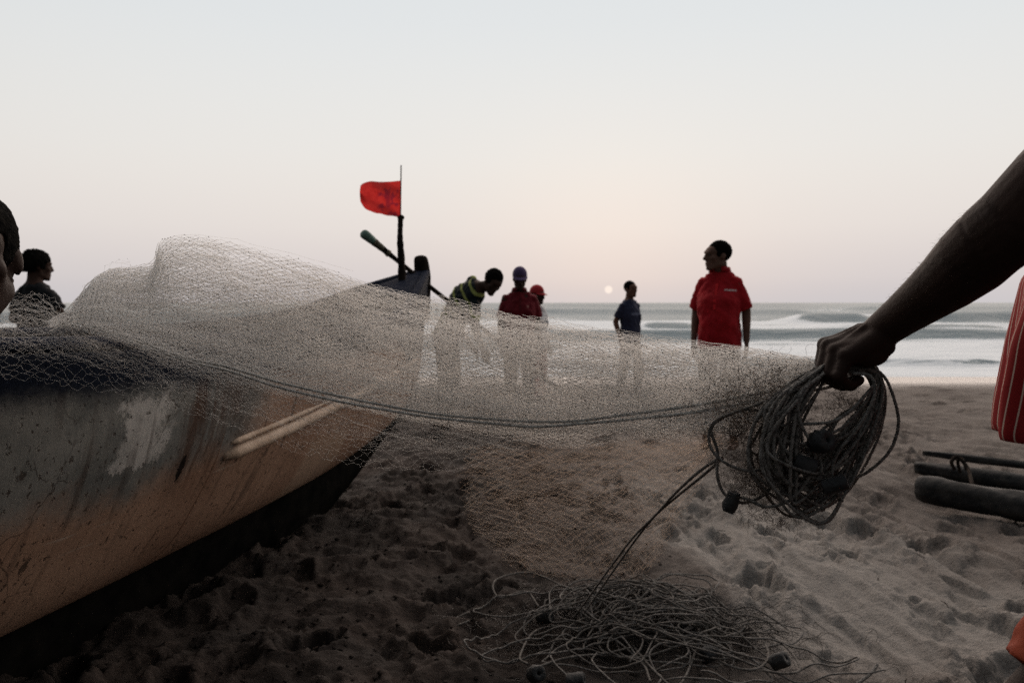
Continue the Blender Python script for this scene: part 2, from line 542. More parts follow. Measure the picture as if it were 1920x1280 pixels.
mp2 = N(t, 'ShaderNodeMapping'); mp2.inputs['Scale'].default_value = (.45, 1.0, 1.0)
t.links.new(geo.outputs['Position'], mp2.inputs[0]); t.links.new(mp2.outputs[0], wn.inputs['Vector'])
wb = N(t, 'ShaderNodeBump'); wb.inputs['Strength'].default_value = .5; wb.inputs['Distance'].default_value = .25
t.links.new(wn.outputs[0], wb.inputs['Height'])
for q_ in (wd, wg, fre): t.links.new(wb.outputs[0], q_.inputs['Normal'])
fo = N(t, 'ShaderNodeBsdfPrincipled'); fo.inputs['Base Color'].default_value = (.64, .68, .71, 1); fo.inputs['Roughness'].default_value = .8; fo.inputs['Specular IOR Level'].default_value = .1
t.links.new(wb.outputs[0], fo.inputs['Normal'])
mx = N(t, 'ShaderNodeMixShader'); t.links.new(fr.outputs[0], mx.inputs[0]); t.links.new(wmx.outputs[0], mx.inputs[1]); t.links.new(fo.outputs[0], mx.inputs[2])
t.links.new(mx.outputs[0], t.nodes['Material Output'].inputs[0])
t.nodes.remove(p)
sea = mesh_np("sea", np.stack([Xg, Yg, Z], -1).reshape(-1, 3), SF, seam, attrs={'foam': foam.ravel()})
tag(sea, kind='structure')

# ================================================================== boat
BOW = np.array([-0.66, 6.0]); AX = np.array([-0.246, -0.969]); AX /= np.linalg.norm(AX)     # towards the stern
LAT = np.array([-AX[1], AX[0]])                                                        # towards the viewer's right
if LAT[0] < 0: LAT = -LAT
LEN = 7.6
def ip(s, xs_, ys_): return np.interp(s, xs_, ys_)
_CURVES = {}
def smooth_ip(s, xs_, ys_):
    key = (tuple(xs_), tuple(ys_))
    if key not in _CURVES:
        _CURVES[key] = catmull(np.stack([xs_, ys_], 1), 12)
    P = _CURVES[key]
    return np.interp(s, P[:, 0], P[:, 1])
def sheer(s):  return smooth_ip(s, [0, .12, .35, .8, 1.3, 2.0, 3.0, 4.4, 5.6, 7.6], [1.40, 1.385, 1.335, 1.235, 1.12, 1.055, 1.05, 1.08, 1.14, 1.30])
def half(s):   return smooth_ip(s, [0, .12, .4, .9, 1.6, 2.4, 3.2, 4.2, 5.4, 6.6, 7.6], [.022, .05, .13, .26, .40, .53, .61, .655, .62, .45, .12])
def keelz(s):  return smooth_ip(s, [0, .08, .2, .45, .9, 1.6, 2.6, 4.5, 6.2, 7.2, 7.6], [1.02, .78, .61, .48, .375, .300, .265, .25, .27, .38, .5])
SEC = catmull(np.array([[1.0, 1.0], [.98, .86], [.94, .70], [.865, .53], [.755, .37], [.63, .22], [.50, .12], [.34, .048], [.17, .012], [.03, 0.0]]), 5)  # (half-beam, height) fractions
def section(s, g_idx=None):
    return half(s), keelz(s), sheer(s)
st_ = np.concatenate([np.linspace(0, .5, 14), np.linspace(.58, LEN, 70)])
def hull_pt(s, f, side, out=0.0):
    """f: 0 top .. 1 keel"""
    fi = f * (len(SEC) - 1)
    hb = np.interp(fi, np.arange(len(SEC)), SEC[:, 0]); hz = np.interp(fi, np.arange(len(SEC)), SEC[:, 1])
    b = half(s) * hb + out
    z = keelz(s) + (sheer(s) - keelz(s)) * hz
    rake = .10 * (1 - hz) * np.exp(-s / .5)          # stem leans: lower part sits aft
    c = BOW + AX * (s + rake)
    return np.array([c[0] + LAT[0] * b * side, c[1] + LAT[1] * b * side, z])
boat = empty("fishing_boat", (float(BOW[0] + AX[0] * 3.2), float(BOW[1] + AX[1] * 3.2), 0.0))
tag(boat, "weathered tan wooden fishing boat with dark blue top strake, pulled up on the sand", "boat")
nf = len(SEC)
V = []; 
for s in st_:
    for f in np.linspace(0, 1, nf): V.append(hull_pt(s, f, 1))
    for f in np.linspace(1, 0, nf): V.append(hull_pt(s, f, -1))
V = np.array(V); w = 2 * nf
i = np.arange(len(st_) - 1)[:, None] * w; k = np.arange(w - 1)[None]
F = np.stack([i + k, i + k + 1, i + w + k + 1, i + w + k], -1).reshape(-1, 4)
capF = [np.array([[(len(st_) - 1) * w + a, (len(st_) - 1) * w + a + 1, (len(st_) - 1) * w + w - 2 - a, (len(st_) - 1) * w + w - 1 - a] for a in range(nf - 1)])]
# hull skin gets thickness
hs = np.repeat(st_, w)
hz_top = V[:, 2] - sheer(hs)
# dents and waviness of old planking
wav = .006 * fbm(hs / .5, V[:, 2] / .25, 61, 3)
V[:, 0] += LAT[0] * wav; V[:, 1] += LAT[1] * wav

hm, t, p = newmat("hull_paint")
a_s = N(t, 'ShaderNodeAttribute', attribute_name='station')
a_d = N(t, 'ShaderNodeAttribute', attribute_name='below')
cb = N(t, 'ShaderNodeCombineXYZ'); t.links.new(a_s.outputs['Fac'], cb.inputs[0]); t.links.new(a_d.outputs['Fac'], cb.inputs[1])
def nz(scale, detail=6, rough=.6, st=(1, 1, 1), off=(0, 0, 0)):
    m_ = N(t, 'ShaderNodeMapping'); m_.inputs['Scale'].default_value = st; m_.inputs['Location'].default_value = off
    t.links.new(cb.outputs[0], m_.inputs[0])
    n_ = N(t, 'ShaderNodeTexNoise'); n_.inputs['Scale'].default_value = scale; n_.inputs['Detail'].default_value = detail; n_.inputs['Roughness'].default_value = rough
    t.links.new(m_.outputs[0], n_.inputs['Vector'])
    return n_.outputs[0]
def mrange(v, a, b, c=0., d=1., sm=True):
    m_ = N(t, 'ShaderNodeMapRange', interpolation_type='SMOOTHSTEP' if sm else 'LINEAR')
    m_.inputs['From Min'].default_value = a; m_.inputs['From Max'].default_value = b
    m_.inputs['To Min'].default_value = c; m_.inputs['To Max'].default_value = d
    t.links.new(v, m_.inputs['Value']); return m_.outputs[0]
def mth(op, a, b=None):
    m_ = N(t, 'ShaderNodeMath', operation=op)
    for q, v in enumerate((a, b)):
        if v is None: continue
        if isinstance(v, (int, float)): m_.inputs[q].default_value = v
        else: t.links.new(v, m_.inputs[q])
    return m_.outputs[0]
def mixc(f, a, b):
    m_ = N(t, 'ShaderNodeMix', data_type='RGBA')
    if isinstance(f, (int, float)): m_.inputs['Factor'].default_value = f
    else: t.links.new(f, m_.inputs['Factor'])
    for nm, v in (('A', a), ('B', b)):
        if isinstance(v, tuple): m_.inputs[nm].default_value = (*v, 1)
        else: t.links.new(v, m_.inputs[nm])
    return m_.outputs['Result']
S, D = a_s.outputs['Fac'], a_d.outputs['Fac']
tan = mixc(mrange(nz(2.2, 8, .65), .3, .7), (.215, .128, .088), (.32, .205, .145))
tan = mixc(mrange(nz(14, 5, .6, (1, .25, 1)), .58, .75, 0, .55), tan, (.12, .068, .044))
# grey weathered upper area on the aft half
edge = mth('ADD', mth('ADD', D, mth('MULTIPLY', nz(3.0, 7, .7), .34)), mth('MULTIPLY', mth('SUBTRACT', S, 3.2), -.05))
gzone = mth('MULTIPLY', mrange(edge, .60, .45), mrange(mth('ADD', S, mth('MULTIPLY', nz(2.5, 6, .7), .8)), 3.35, 3.85))
grey = mixc(mrange(nz(4, 8, .7), .3, .7), (.085, .088, .084), (.19, .185, .17))
grey = mixc(mrange(nz(22, 6, .7, (1, .18, 1)), .60, .72, 0, .8), grey, (.05, .04, .035))
col = mixc(gzone, tan, grey)
# pale paint patch with a torn lower edge
px_ = mth('ADD', S, mth('MULTIPLY', nz(6, 8, .75), .45)); pz_ = mth('ADD', D, mth('MULTIPLY', nz(13, 8, .8, (1, .5, 1), (3, 0, 0)), .26))
patch = mth('MULTIPLY', mth('MULTIPLY', mrange(px_, 3.94, 3.99), mrange(px_, 4.17, 4.14)), mth('MULTIPLY', mrange(pz_, .24, .28), mrange(pz_, .455, .445)))
col = mixc(mth('MULTIPLY', patch, mrange(nz(5, 7, .7, (1, 1, 1), (6, 3, 0)), .30, .55, .35, .9)), col, (.36, .345, .325))
# rusty stain beside it, dark dribbles and specks
stain = mth('MULTIPLY', mth('MULTIPLY', mrange(S, 3.72, 3.6), mrange(S, 3.2, 3.45)), mth('MULTIPLY', mrange(D, .52, .32), mrange(nz(7, 6, .7, (1.6, .3, 1)), .38, .6)))
col = mixc(mth('MULTIPLY', stain, .85), col, (.055, .028, .018))
speck = mth('MAXIMUM', mrange(nz(48, 3, .7), .60, .66), mrange(nz(17, 6, .8, (1, .5, 1), (7, 1, 0)), .60, .64))
col = mixc(mth('MULTIPLY', speck, .8), col, (.035, .025, .02))
crack = mrange(mth('ABSOLUTE', mth('SUBTRACT', mth('ADD', S, mth('MULTIPLY', nz(4, 4, .6), .03)), 3.42)), .0045, .002)
col = mixc(mth('MULTIPLY', crack, mrange(D, .2, .4)), col, (.10, .05, .03))
vor = N(t, 'ShaderNodeTexVoronoi', feature='DISTANCE_TO_EDGE'); vor.inputs['Scale'].default_value = 7
wv = N(t, 'ShaderNodeMix', data_type='VECTOR'); wv.inputs['Factor'].default_value = .12
t.links.new(cb.outputs[0], wv.inputs['A']); nzc = N(t, 'ShaderNodeTexNoise'); nzc.inputs['Scale'].default_value = 9; nzc.inputs['Detail'].default_value = 6
t.links.new(cb.outputs[0], nzc.inputs['Vector']); t.links.new(nzc.outputs['Color'], wv.inputs['B']); t.links.new(wv.outputs['Result'], vor.inputs['Vector'])
hair_c = mth('MULTIPLY', mrange(vor.outputs['Distance'], .016, .004), mrange(nz(3.5, 4, .6, (1, 1, 1), (4, 2, 0)), .48, .62))
col = mixc(mth('MULTIPLY', hair_c, .75), col, (.03, .022, .018))
drip = mth('MULTIPLY', mrange(nz(26, 3, .5, (1, .05, 1), (1, 5, 0)), .54, .66), mrange(nz(4, 4, .6, (1, .6, 1), (9, 0, 0)), .42, .62))
col = mixc(mth('MULTIPLY', drip, .65), col, (.045, .032, .026))
scr = mrange(nz(16, 4, .6, (.12, 2.2, 1), (2, 2, 0)), .64, .70)
col = mixc(mth('MULTIPLY', scr, .35), col, (.42, .36, .30))
# a deep chip knocked out of the planking
chip = mth('ADD', mth('POWER', mth('DIVIDE', mth('SUBTRACT', mth('ADD', S, mth('MULTIPLY', mth('SUBTRACT', nz(30, 4, .7), .5), .05)), 3.60), .014), 2.0), mth('POWER', mth('DIVIDE', mth('SUBTRACT', mth('ADD', D, mth('MULTIPLY', mth('SUBTRACT', nz(25, 4, .7, (1, 1, 1), (5, 5, 0)), .5), .03)), .365), .042), 2.0))
chipm = mrange(chip, 1.1, .7)
col = mixc(chipm, col, (.012, .009, .008))
# lighter worn square further forward
sq = mth('MULTIPLY', mth('MULTIPLY', mrange(S, 2.05, 2.1), mrange(S, 2.62, 2.55)), mrange(mth('ADD', D, mth('MULTIPLY', nz(5), .15)), .48, .56))
col = mixc(mth('MULTIPLY', sq, .5), col, (.36, .265, .195))
# dark blue top strake
nav = mrange(mth('ADD', mth('SUBTRACT', D, mth('MULTIPLY', mrange(S, 1.6, .6), .42)), mth('MULTIPLY', nz(9, 7, .75, (.6, 1, 1)), .10)), .205, .125)
col = mixc(nav, col, mixc(mrange(nz(18, 7, .7), .55, .75), (.006, .009, .017), (.03, .034, .044)))
t.links.new(col, p.inputs['Base Color'])
p.inputs['Roughness'].default_value = .7
p.inputs['IOR'].default_value = 1.2
p.inputs['Specular IOR Level'].default_value = .10
hb_ = N(t, 'ShaderNodeBump'); hb_.inputs['Strength'].default_value = .5; hb_.inputs['Distance'].default_value = .006
t.links.new(mth('ADD', mth('ADD', nz(30, 7, .7, (1, .5, 1)), mth('MULTIPLY', mth('MAXIMUM', speck, chipm), -.9)), mth('MULTIPLY', patch, .5)), hb_.inputs['Height'])
t.links.new(hb_.outputs[0], p.inputs['Normal'])
below = sheer(hs) - V[:, 2]
hull = mesh_np("hull", V, [F] + capF, hm, boat, attrs={'station': hs, 'below': below})
sol = hull.modifiers.new("thick", 'SOLIDIFY'); sol.thickness = .022; sol.offset = -1
navy = noise_mat("navy_wood", (.006, .009, .020), (.018, .022, .034), 14, .75, .4, 60, spec=.08)
darkwood = noise_mat("dark_wood", (.012, .010, .009), (.035, .027, .022), 20, .8, .5, 70, stretch=(1, 1, .2), spec=.1)
palewood = noise_mat("pale_wood", (.30, .21, .145), (.46, .35, .265), 9, .7, .4, 60)
# gunwale capping
for side in (1, -1):
    a = Acc()
    P = np.array([hull_pt(s, 0, side, .004) + np.array([0, 0, .012]) for s in np.linspace(.03, LEN - .02, 90)])
    T, A_, B_ = frames(P)
    prof = np.array([[-.028, -.016], [.018, -.016], [.024, 0], [.018, .016], [-.022, .018], [-.03, 0]])
    out = np.array([LAT[0] * side, LAT[1] * side, 0])
    Vv = (P[:, None, :] + prof[None, :, :1] * out + prof[None, :, 1:] * np.array([0, 0, 1.0])).reshape(-1, 3)
    q = np.arange(len(P) - 1)[:, None] * 6; kk = np.arange(6)[None]
    Ff = np.stack([q + kk, q + (kk + 1) % 6, q + 6 + (kk + 1) % 6, q + 6 + kk], -1).reshape(-1, 4)
    a.add(Vv, Ff); a.build("gunwale", navy, boat)
# rubbing strip: a pale half-round batten on the visible side, with a doubled upper edge at its aft end
railA = W(432, 838, 2.72); 
def rail_pts(zoff, s0, s1, n=44):
    out = []
    for s in np.linspace(s0, s1, n):
        zt = np.interp(s, [.55, 1.2, 2.2, 3.4], [.80, .79, .74, .675]) + zoff
        fs = np.linspace(0, 1, 120)
        zz = np.array([hull_pt(s, f, 1)[2] for f in fs])
        f = np.interp(-zt, -zz, fs)
        out.append(hull_pt(s, f, 1, .022))
    return np.array(out)
RS = 3.36
P = rail_pts(0, .5, RS)
rad = np.interp(np.linspace(.5, RS, len(P)), [.5, 1.0, RS - .25, RS - .03, RS], [.010, .021, .026, .025, .014])
a = Acc(); a.add(*tube(P, rad, 12)); a.build("rub_rail", palewood, boat)
P2 = rail_pts(.040, 2.5, RS - .02, 24)
a = Acc(); a.add(*tube(P2, np.interp(np.arange(len(P2)), [0, 8, len(P2) - 2, len(P2) - 1], [.002, .011, .013, .006]), 8)); a.build("rail_batten", palewood, boat)
# keel: plank deepened into the sand to block light under the hull
a = Acc(); sk = np.linspace(.12, LEN - .15, 60); Vk = []
for s_k in sk:
    c = BOW + AX * (s_k + .10 * np.exp(-s_k / .5)); zb = keelz(s_k) - np.interp(s_k, [0, .8, 1.8, 6.2, 7.4], [.03, .10, .34, .34, .05])
    for dl, zz in ((-.025, keelz(s_k) + .03), (.025, keelz(s_k) + .03), (.025, zb), (-.025, zb)):
        Vk.append([c[0] + LAT[0] * dl, c[1] + LAT[1] * dl, zz])
q = np.arange(len(sk) - 1)[:, None] * 4; kk = np.arange(4)[None]
a.add(np.array(Vk), np.stack([q + kk, q + (kk + 1) % 4, q + 4 + (kk + 1) % 4, q + 4 + kk], -1).reshape(-1, 4))
a.build("keel", noise_mat("shade_black_keel", (.004, .004, .004), (.010, .009, .008), 12, .9, spec=.02), boat, smooth=False)  # near-black colour stands in for the shade under the hull
# stem post with its horn, and foredeck
a = Acc()
P = catmull(np.array([[*(BOW + AX * .03), 1.05], [*(BOW + AX * .03), 1.28], [*(BOW + AX * .05), 1.42], [*(BOW + AX * .075), 1.50], [*(BOW + AX * .08), 1.53]]), 8)
a.add(*tube(P, np.interp(np.linspace(0, 1, len(P)), [0, .4, .75, .93, 1], [.05, .062, .052, .040, .018]), 12))
a.build("stem_post", darkwood, boat)
a = Acc()
dk = []
ssd = np.linspace(.06, .95, 12)
for s in ssd:
    for q in np.linspace(-1, 1, 7):
        c = BOW + AX * s + LAT * (half(s) - .01) * q
        dk.append([c[0], c[1], sheer(s) - .012 + .02 * (1 - q * q)])
dk = np.array(dk); q = np.arange(len(ssd) - 1)[:, None] * 7; kk = np.arange(6)[None]
a.add(dk, np.stack([q + kk, q + kk + 1, q + 7 + kk + 1, q + 7 + kk], -1).reshape(-1, 4))
fd = a.build("foredeck", navy, boat); fd.modifiers.new("t", 'SOLIDIFY').thickness = .02
# thwarts and a floor inside
for s in (2.0, 3.1, 4.2, 5.3):
    c = BOW + AX * s; hw = half(s) - .03; z = sheer(s) - .22
    Vb = []
    for dz in (0, .035):
        for ds, dl in ((-.11, -1), (.11, -1), (.11, 1), (-.11, 1)):
            pnt = c + AX * ds + LAT * hw * .97 * dl
            Vb.append([pnt[0], pnt[1], z + dz])
    mesh_np("thwart", np.array(Vb), np.array([[0, 3, 2, 1], [4, 5, 6, 7], [0, 1, 5, 4], [1, 2, 6, 5], [2, 3, 7, 6], [3, 0, 4, 7]]), darkwood, boat, smooth=False)

# ---- flag on its pole, stepped in the bow
fp = W(752, 560, 5.55)
fpole = empty("flag_pole", (fp[0], fp[1], 1.2))
tag(fpole, "dark wooden pole with a small red flag standing in the boat's bow", "flag")
a = Acc()
P = np.array([W(754, 575, 5.55), W(753, 500, 5.55), W(750, 450, 5.55), W(751, 406, 5.55)])
P[0][2] = 1.10
P = catmull(P, 8)
a.add(*tube(P, np.linspace(.030, .019, len(P)) * (1 + .08 * rng.standard_normal(len(P))), 9)); a.build("pole", darkwood, fpole)
a = Acc(); a.add(*tube(np.array([W(751, 415, 5.54), W(751.5, 360, 5.54), W(752, 310, 5.54)]), .0045, 6)); a.build("flag_staff", darkwood, fpole)
a = Acc(); a.add(*tube(catmull(np.array([W(746, 408, 5.53), W(752, 404, 5.51), W(757, 408, 5.54), W(752, 412, 5.58), W(746, 408, 5.53)]), 5), .006, 6)); a.build("lashing", darkwood, fpole)
nu, nv = 34, 26
FV = []
top = catmull(np.array([[0, 338.5], [.25, 340.5], [.5, 341], [.75, 340], [.93, 344.5], [1.0, 350]]), 10)
bot = catmull(np.array([[0, 406.5], [.2, 405.5], [.41, 402.5], [.62, 399], [.81, 394], [.92, 386], [1.0, 376]]), 10)
for v_ in np.linspace(0, 1, nv):
    for u_ in np.linspace(0, 1, nu):
        uu = u_ * (.985 + .015 * math.sin(math.pi * v_))
        yt = np.interp(uu, top[:, 0], top[:, 1]); yb = np.interp(uu, bot[:, 0], bot[:, 1])
        pxx = 751.5 - 77 * uu; pyy = yt + (yb - yt) * v_ + .5 * math.sin(uu * 23) * v_
        FV.append(W(pxx, pyy, 5.54 + .035 * math.sin(uu * 7 + v_ * 2.2) * uu + .015 * math.sin(v_ * 9 + uu * 4)))
q = np.arange(nv - 1)[:, None] * nu; kk = np.arange(nu - 1)[None]
FF = np.stack([q + kk, q + kk + 1, q + nu + kk + 1, q + nu + kk], -1).reshape(-1, 4)
flm, t, p = newmat("red_flag_cloth")
uvx = np.tile(np.linspace(0, 1, nu), nv); uvy = np.repeat(np.linspace(0, 1, nv), nu)
a1 = N(t, 'ShaderNodeAttribute', attribute_name='fu'); a2 = N(t, 'ShaderNodeAttribute', attribute_name='fv')
cb = N(t, 'ShaderNodeCombineXYZ'); t.links.new(a1.outputs['Fac'], cb.inputs[0]); t.links.new(a2.outputs['Fac'], cb.inputs[1])
ink = mrange(nz(5.5, 3, .5, (1.5, 1, 1), (2.3, .4, 0)), .50, .60)
zone = mth('MULTIPLY', mth('MULTIPLY', mrange(a1.outputs['Fac'], .62, .5), mrange(a2.outputs['Fac'], .12, .25)), mrange(a1.outputs['Fac'], .02, .08))
bar = mth('MULTIPLY', mrange(mth('ABSOLUTE', mth('SUBTRACT', a1.outputs['Fac'], .31)), .075, .03), mrange(mth('ABSOLUTE', mth('SUBTRACT', a2.outputs['Fac'], .52)), .34, .2))
inkm = mth('MAXIMUM', mth('MULTIPLY', ink, zone), mth('MULTIPLY', bar, .85))
fc_ = mixc(mth('MULTIPLY', inkm, .75), mixc(mrange(nz(7, 5, .6), .3, .7), (.40, .020, .020), (.52, .034, .030)), (.16, .012, .03))
t.links.new(fc_, p.inputs['Base Color']); p.inputs['Roughness'].default_value = .8
tr = N(t, 'ShaderNodeBsdfTranslucent'); t.links.new(fc_, tr.inputs[0])
mx = N(t, 'ShaderNodeMixShader'); mx.inputs[0].default_value = .55
t.links.new(p.outputs[0], mx.inputs[1]); t.links.new(tr.outputs[0], mx.inputs[2]); t.links.new(mx.outputs[0], t.nodes['Material Output'].inputs[0])
flag = mesh_np("flag", np.array(FV), FF, flm, fpole, attrs={'fu': uvx, 'fv': uvy})
flag['label'] = "small red flag with smudged dark print"

# ---- oar leaning across the bow
oa, ob = W(682, 438, 5.5), np.array([0.96, 7.5, -.06])
oar = empty("oar", tuple(ob)); tag(oar, "long oar with green wrapped end leaning across the boat's bow", "oar")
d = ob - oa
P = oa + d * np.linspace(.055, 1, 24)[:, None]
a = Acc(); a.add(*tube(P, np.r_[.024, np.linspace(.017, .022, 23)], 8)); a.build("shaft", darkwood, oar)
a = Acc(); P = oa + d * np.linspace(.02, .075, 10)[:, None]; a.add(*tube(P, .026 + .005 * rng.uniform(-1, 1, 10), 8)); a.build("binding", noise_mat("oar_binding", (.05, .045, .03), (.13, .12, .08), 40, .8), oar)
a = Acc(); P = oa + d * np.linspace(-.004, .03, 9)[:, None]; a.add(*tube(P, np.array([.022, .034, .036, .035, .034, .033, .032, .03, .026]), 8)); a.build("wrapped_end", noise_mat("green_wrap", (.05, .11, .085), (.14, .22, .18), 30, .7), oar)

# ================================================================== people
def n_(v):
    v = np.asarray(v, float); return v / (np.linalg.norm(v) + 1e-12)
def ell(bm, c, r, rot=None, sub=3):
    M = Matrix.Translation(Vector(c)) @ (rot.to_4x4() if rot else Matrix.Identity(4)) @ Matrix.Diagonal((*r, 1))
    bmesh.ops.create_icosphere(bm, subdivisions=sub, radius=1, matrix=M)
def cap(bm, p0, r0, p1, r1, ends=True, seg=14):
    p0 = np.asarray(p0, float); p1 = np.asarray(p1, float)
    V_, F_ = tube(np.array([p0, (p0 + p1) / 2, p1]), [r0, (r0 + r1) / 2, r1], seg)
    add_np(bm, V_, F_)
    if ends:
        ell(bm, p0, (r0,) * 3, sub=2); ell(bm, p1, (r1,) * 3, sub=2)
def add_np(bm, V_, Fs):
    vv = [bm.verts.new(v) for v in V_]
    for F_ in Fs:
        for f in F_:
            try: bm.faces.new([vv[q] for q in f])
            except ValueError: pass
def loft(bm, rings, seg=20):
    """rings: (center, lateral, forward, half width, half depth front, half depth back)"""
    th = np.linspace(0, 2 * np.pi, seg, endpoint=False)
    V_ = []
    for c, la, fo, w_, df, db in rings:
        ct, s_ = np.cos(th), np.sin(th)
        ex = .85
        xx = np.sign(ct) * np.abs(ct) ** ex * w_; yy_ = np.sign(s_) * np.abs(s_) ** ex * np.where(s_ > 0, df, db)
        V_.append(np.asarray(c) + xx[:, None] * np.asarray(la) + yy_[:, None] * np.asarray(fo))
    n = len(rings); V_ = np.vstack(V_)
    q = np.arange(n - 1)[:, None] * seg; kk = np.arange(seg)[None]
    F_ = np.stack([q + kk, q + (kk + 1) % seg, q + seg + (kk + 1) % seg, q + seg + kk], -1).reshape(-1, 4)
    V_ = np.vstack([V_, rings[0][0], rings[-1][0]])
    kk = np.arange(seg)
    c0 = np.stack([np.full(seg, n * seg), (kk + 1) % seg, kk], 1); b = (n - 1) * seg
    c1 = np.stack([np.full(seg, n * seg + 1), b + kk, b + (kk + 1) % seg], 1)
    add_np(bm, V_, [F_, c0, c1])
def fuse(bm, voxel, it=4, fac=.5):
    """grow one continuous skin around all shapes in bm"""
    bmesh.ops.recalc_face_normals(bm, faces=bm.faces[:])
    me = bpy.data.meshes.new("tmp"); bm.to_mesh(me); bm.free()
    o = bpy.data.objects.new("tmp", me); COL.objects.link(o)
    m1 = o.modifiers.new("r", 'REMESH'); m1.mode = 'VOXEL'; m1.voxel_size = voxel; m1.use_smooth_shade = True
    m2 = o.modifiers.new("s", 'SMOOTH'); m2.factor = fac; m2.iterations = it
    dg = bpy.context.evaluated_depsgraph_get()
    out = bpy.data.meshes.new_from_object(o.evaluated_get(dg))
    bpy.data.objects.remove(o, do_unlink=True); bpy.data.meshes.remove(me)
    out.polygons.foreach_set('use_smooth', np.ones(len(out.polygons), bool))
    return out
def coords(me):
    a = np.empty(len(me.vertices) * 3, np.float32); me.vertices.foreach_get('co', a); return a.reshape(-1, 3)
def wrinkle(me, amp, sc, seed):
    c = coords(me).astype(float); nn = np.empty(len(me.vertices) * 3, np.float32); me.vertices.foreach_get('normal', nn); nn = nn.reshape(-1, 3)
    h = fbm(c[:, 0] / sc + c[:, 1] / sc * .7, c[:, 2] / (sc * 1.9) + c[:, 1] / sc * .4, seed, 3)
    h2 = np.abs(fbm(c[:, 0] / (sc * .7) + c[:, 2] / (sc * 1.1), c[:, 2] / (sc * 1.3) - c[:, 0] / sc * .5 + c[:, 1] / sc, seed + 9, 2)) * 2 - .4
    c += nn * ((h + .7 * h2) * amp)[:, None]
    me.vertices.foreach_set('co', c.astype(np.float32).ravel()); me.update()
def put(me, name, mat_, parent):
    me.name = name; me.materials.clear(); me.materials.append(mat_)
    o = bpy.data.objects.new(name, me); COL.objects.link(o); o.parent = parent; return o
def attr(me, name, vals):
    at_ = me.attributes.new(name, 'FLOAT', 'POINT'); at_.data.foreach_set('value', np.asarray(vals, np.float32))

def head_shapes(bm, hc, rot, sc=1.0, neck_to=None):
    def T(p): return np.asarray(hc) + np.array(rot @ Vector(np.asarray(p) * sc))
    E = lambda c, r, s=3: ell(bm, T(c), tuple(np.asarray(r) * sc), rot, s)
    E((0, .018, .036), (.074, .093, .084))
    E((0, -.028, -.030), (.060, .066, .084))
    E((0, -.045, .030), (.064, .055, .052))
    cap(bm, T((-.036, -.092, .028)), .013 * sc, T((.036, -.092, .028)), .013 * sc)
    cap(bm, T((0, -.100, .018)), .008 * sc, T((0, -.121, -.026)), .0125 * sc)
    for s_ in (-1, 1):
        E((.013 * s_, -.110, -.029), (.010, .012, .009), 2)
        E((.044 * s_, -.062, -.018), (.022, .026, .022), 2)
        E((.075 * s_, .012, -.008), (.010, .021, .032), 2)
        cap(bm, T((.050 * s_, -.005, -.060)), .020 * sc, T((.018 * s_, -.075, -.098)), .018 * sc)
    cap(bm, T((-.016, -.094, -.060)), .0095 * sc, T((.016, -.094, -.060)), .0095 * sc)
    cap(bm, T((-.014, -.091, -.074)), .010 * sc, T((.014, -.091, -.074)), .010 * sc)
    E((0, -.080, -.102), (.024, .021, .018), 2)
    if neck_to is not None:
        cap(bm, T((0, .018, -.05)), .056 * sc, neck_to, .060 * sc)
    return T
def hand_shapes(bm, wrist, dirv, side_v, palm_n, curl=.5, sc=1.0, thumb=1):
    """relaxed hand: palm along dirv, fingers fan along side_v, palm faces palm_n"""
    wrist = np.asarray(wrist, float); d_ = n_(dirv); s_ = n_(side_v); pn = n_(palm_n)
    for q, off in enumerate((-.027, -.009, .009, .027)):
        k0 = wrist + d_ * .088 * sc + s_ * off * sc
        cap(bm, wrist + d_ * .012 * sc + s_ * off * .6 * sc, .015 * sc, k0, .0125 * sc)
        ln = (.040, .046, .043, .033)[q] * sc
        p0 = k0
        for ph, (l_, r_) in enumerate(((1.0, .0100), (.62, .0090), (.5, .0080))):
            ang = curl * (ph + .6)
            dd = n_(d_ * math.cos(ang) + pn * math.sin(ang))
            p1 = p0 + dd * ln * l_
            cap(bm, p0, r_ * sc * 1.08, p1, r_ * sc); p0 = p1
    t0 = wrist + d_ * .025 * sc - s_ * .022 * sc * thumb
    t1 = t0 + (d_ * .030 - s_ * .026 * thumb + pn * .014) * sc
    t2 = t1 + (d_ * .032 - s_ * .006 * thumb + pn * .010) * sc
    t3 = t2 + (d_ * .026 + pn * .006) * sc
    cap(bm, t0, .016 * sc, t1, .0125 * sc); cap(bm, t1, .0125 * sc, t2, .011 * sc); cap(bm, t2, .011 * sc, t3, .009 * sc)

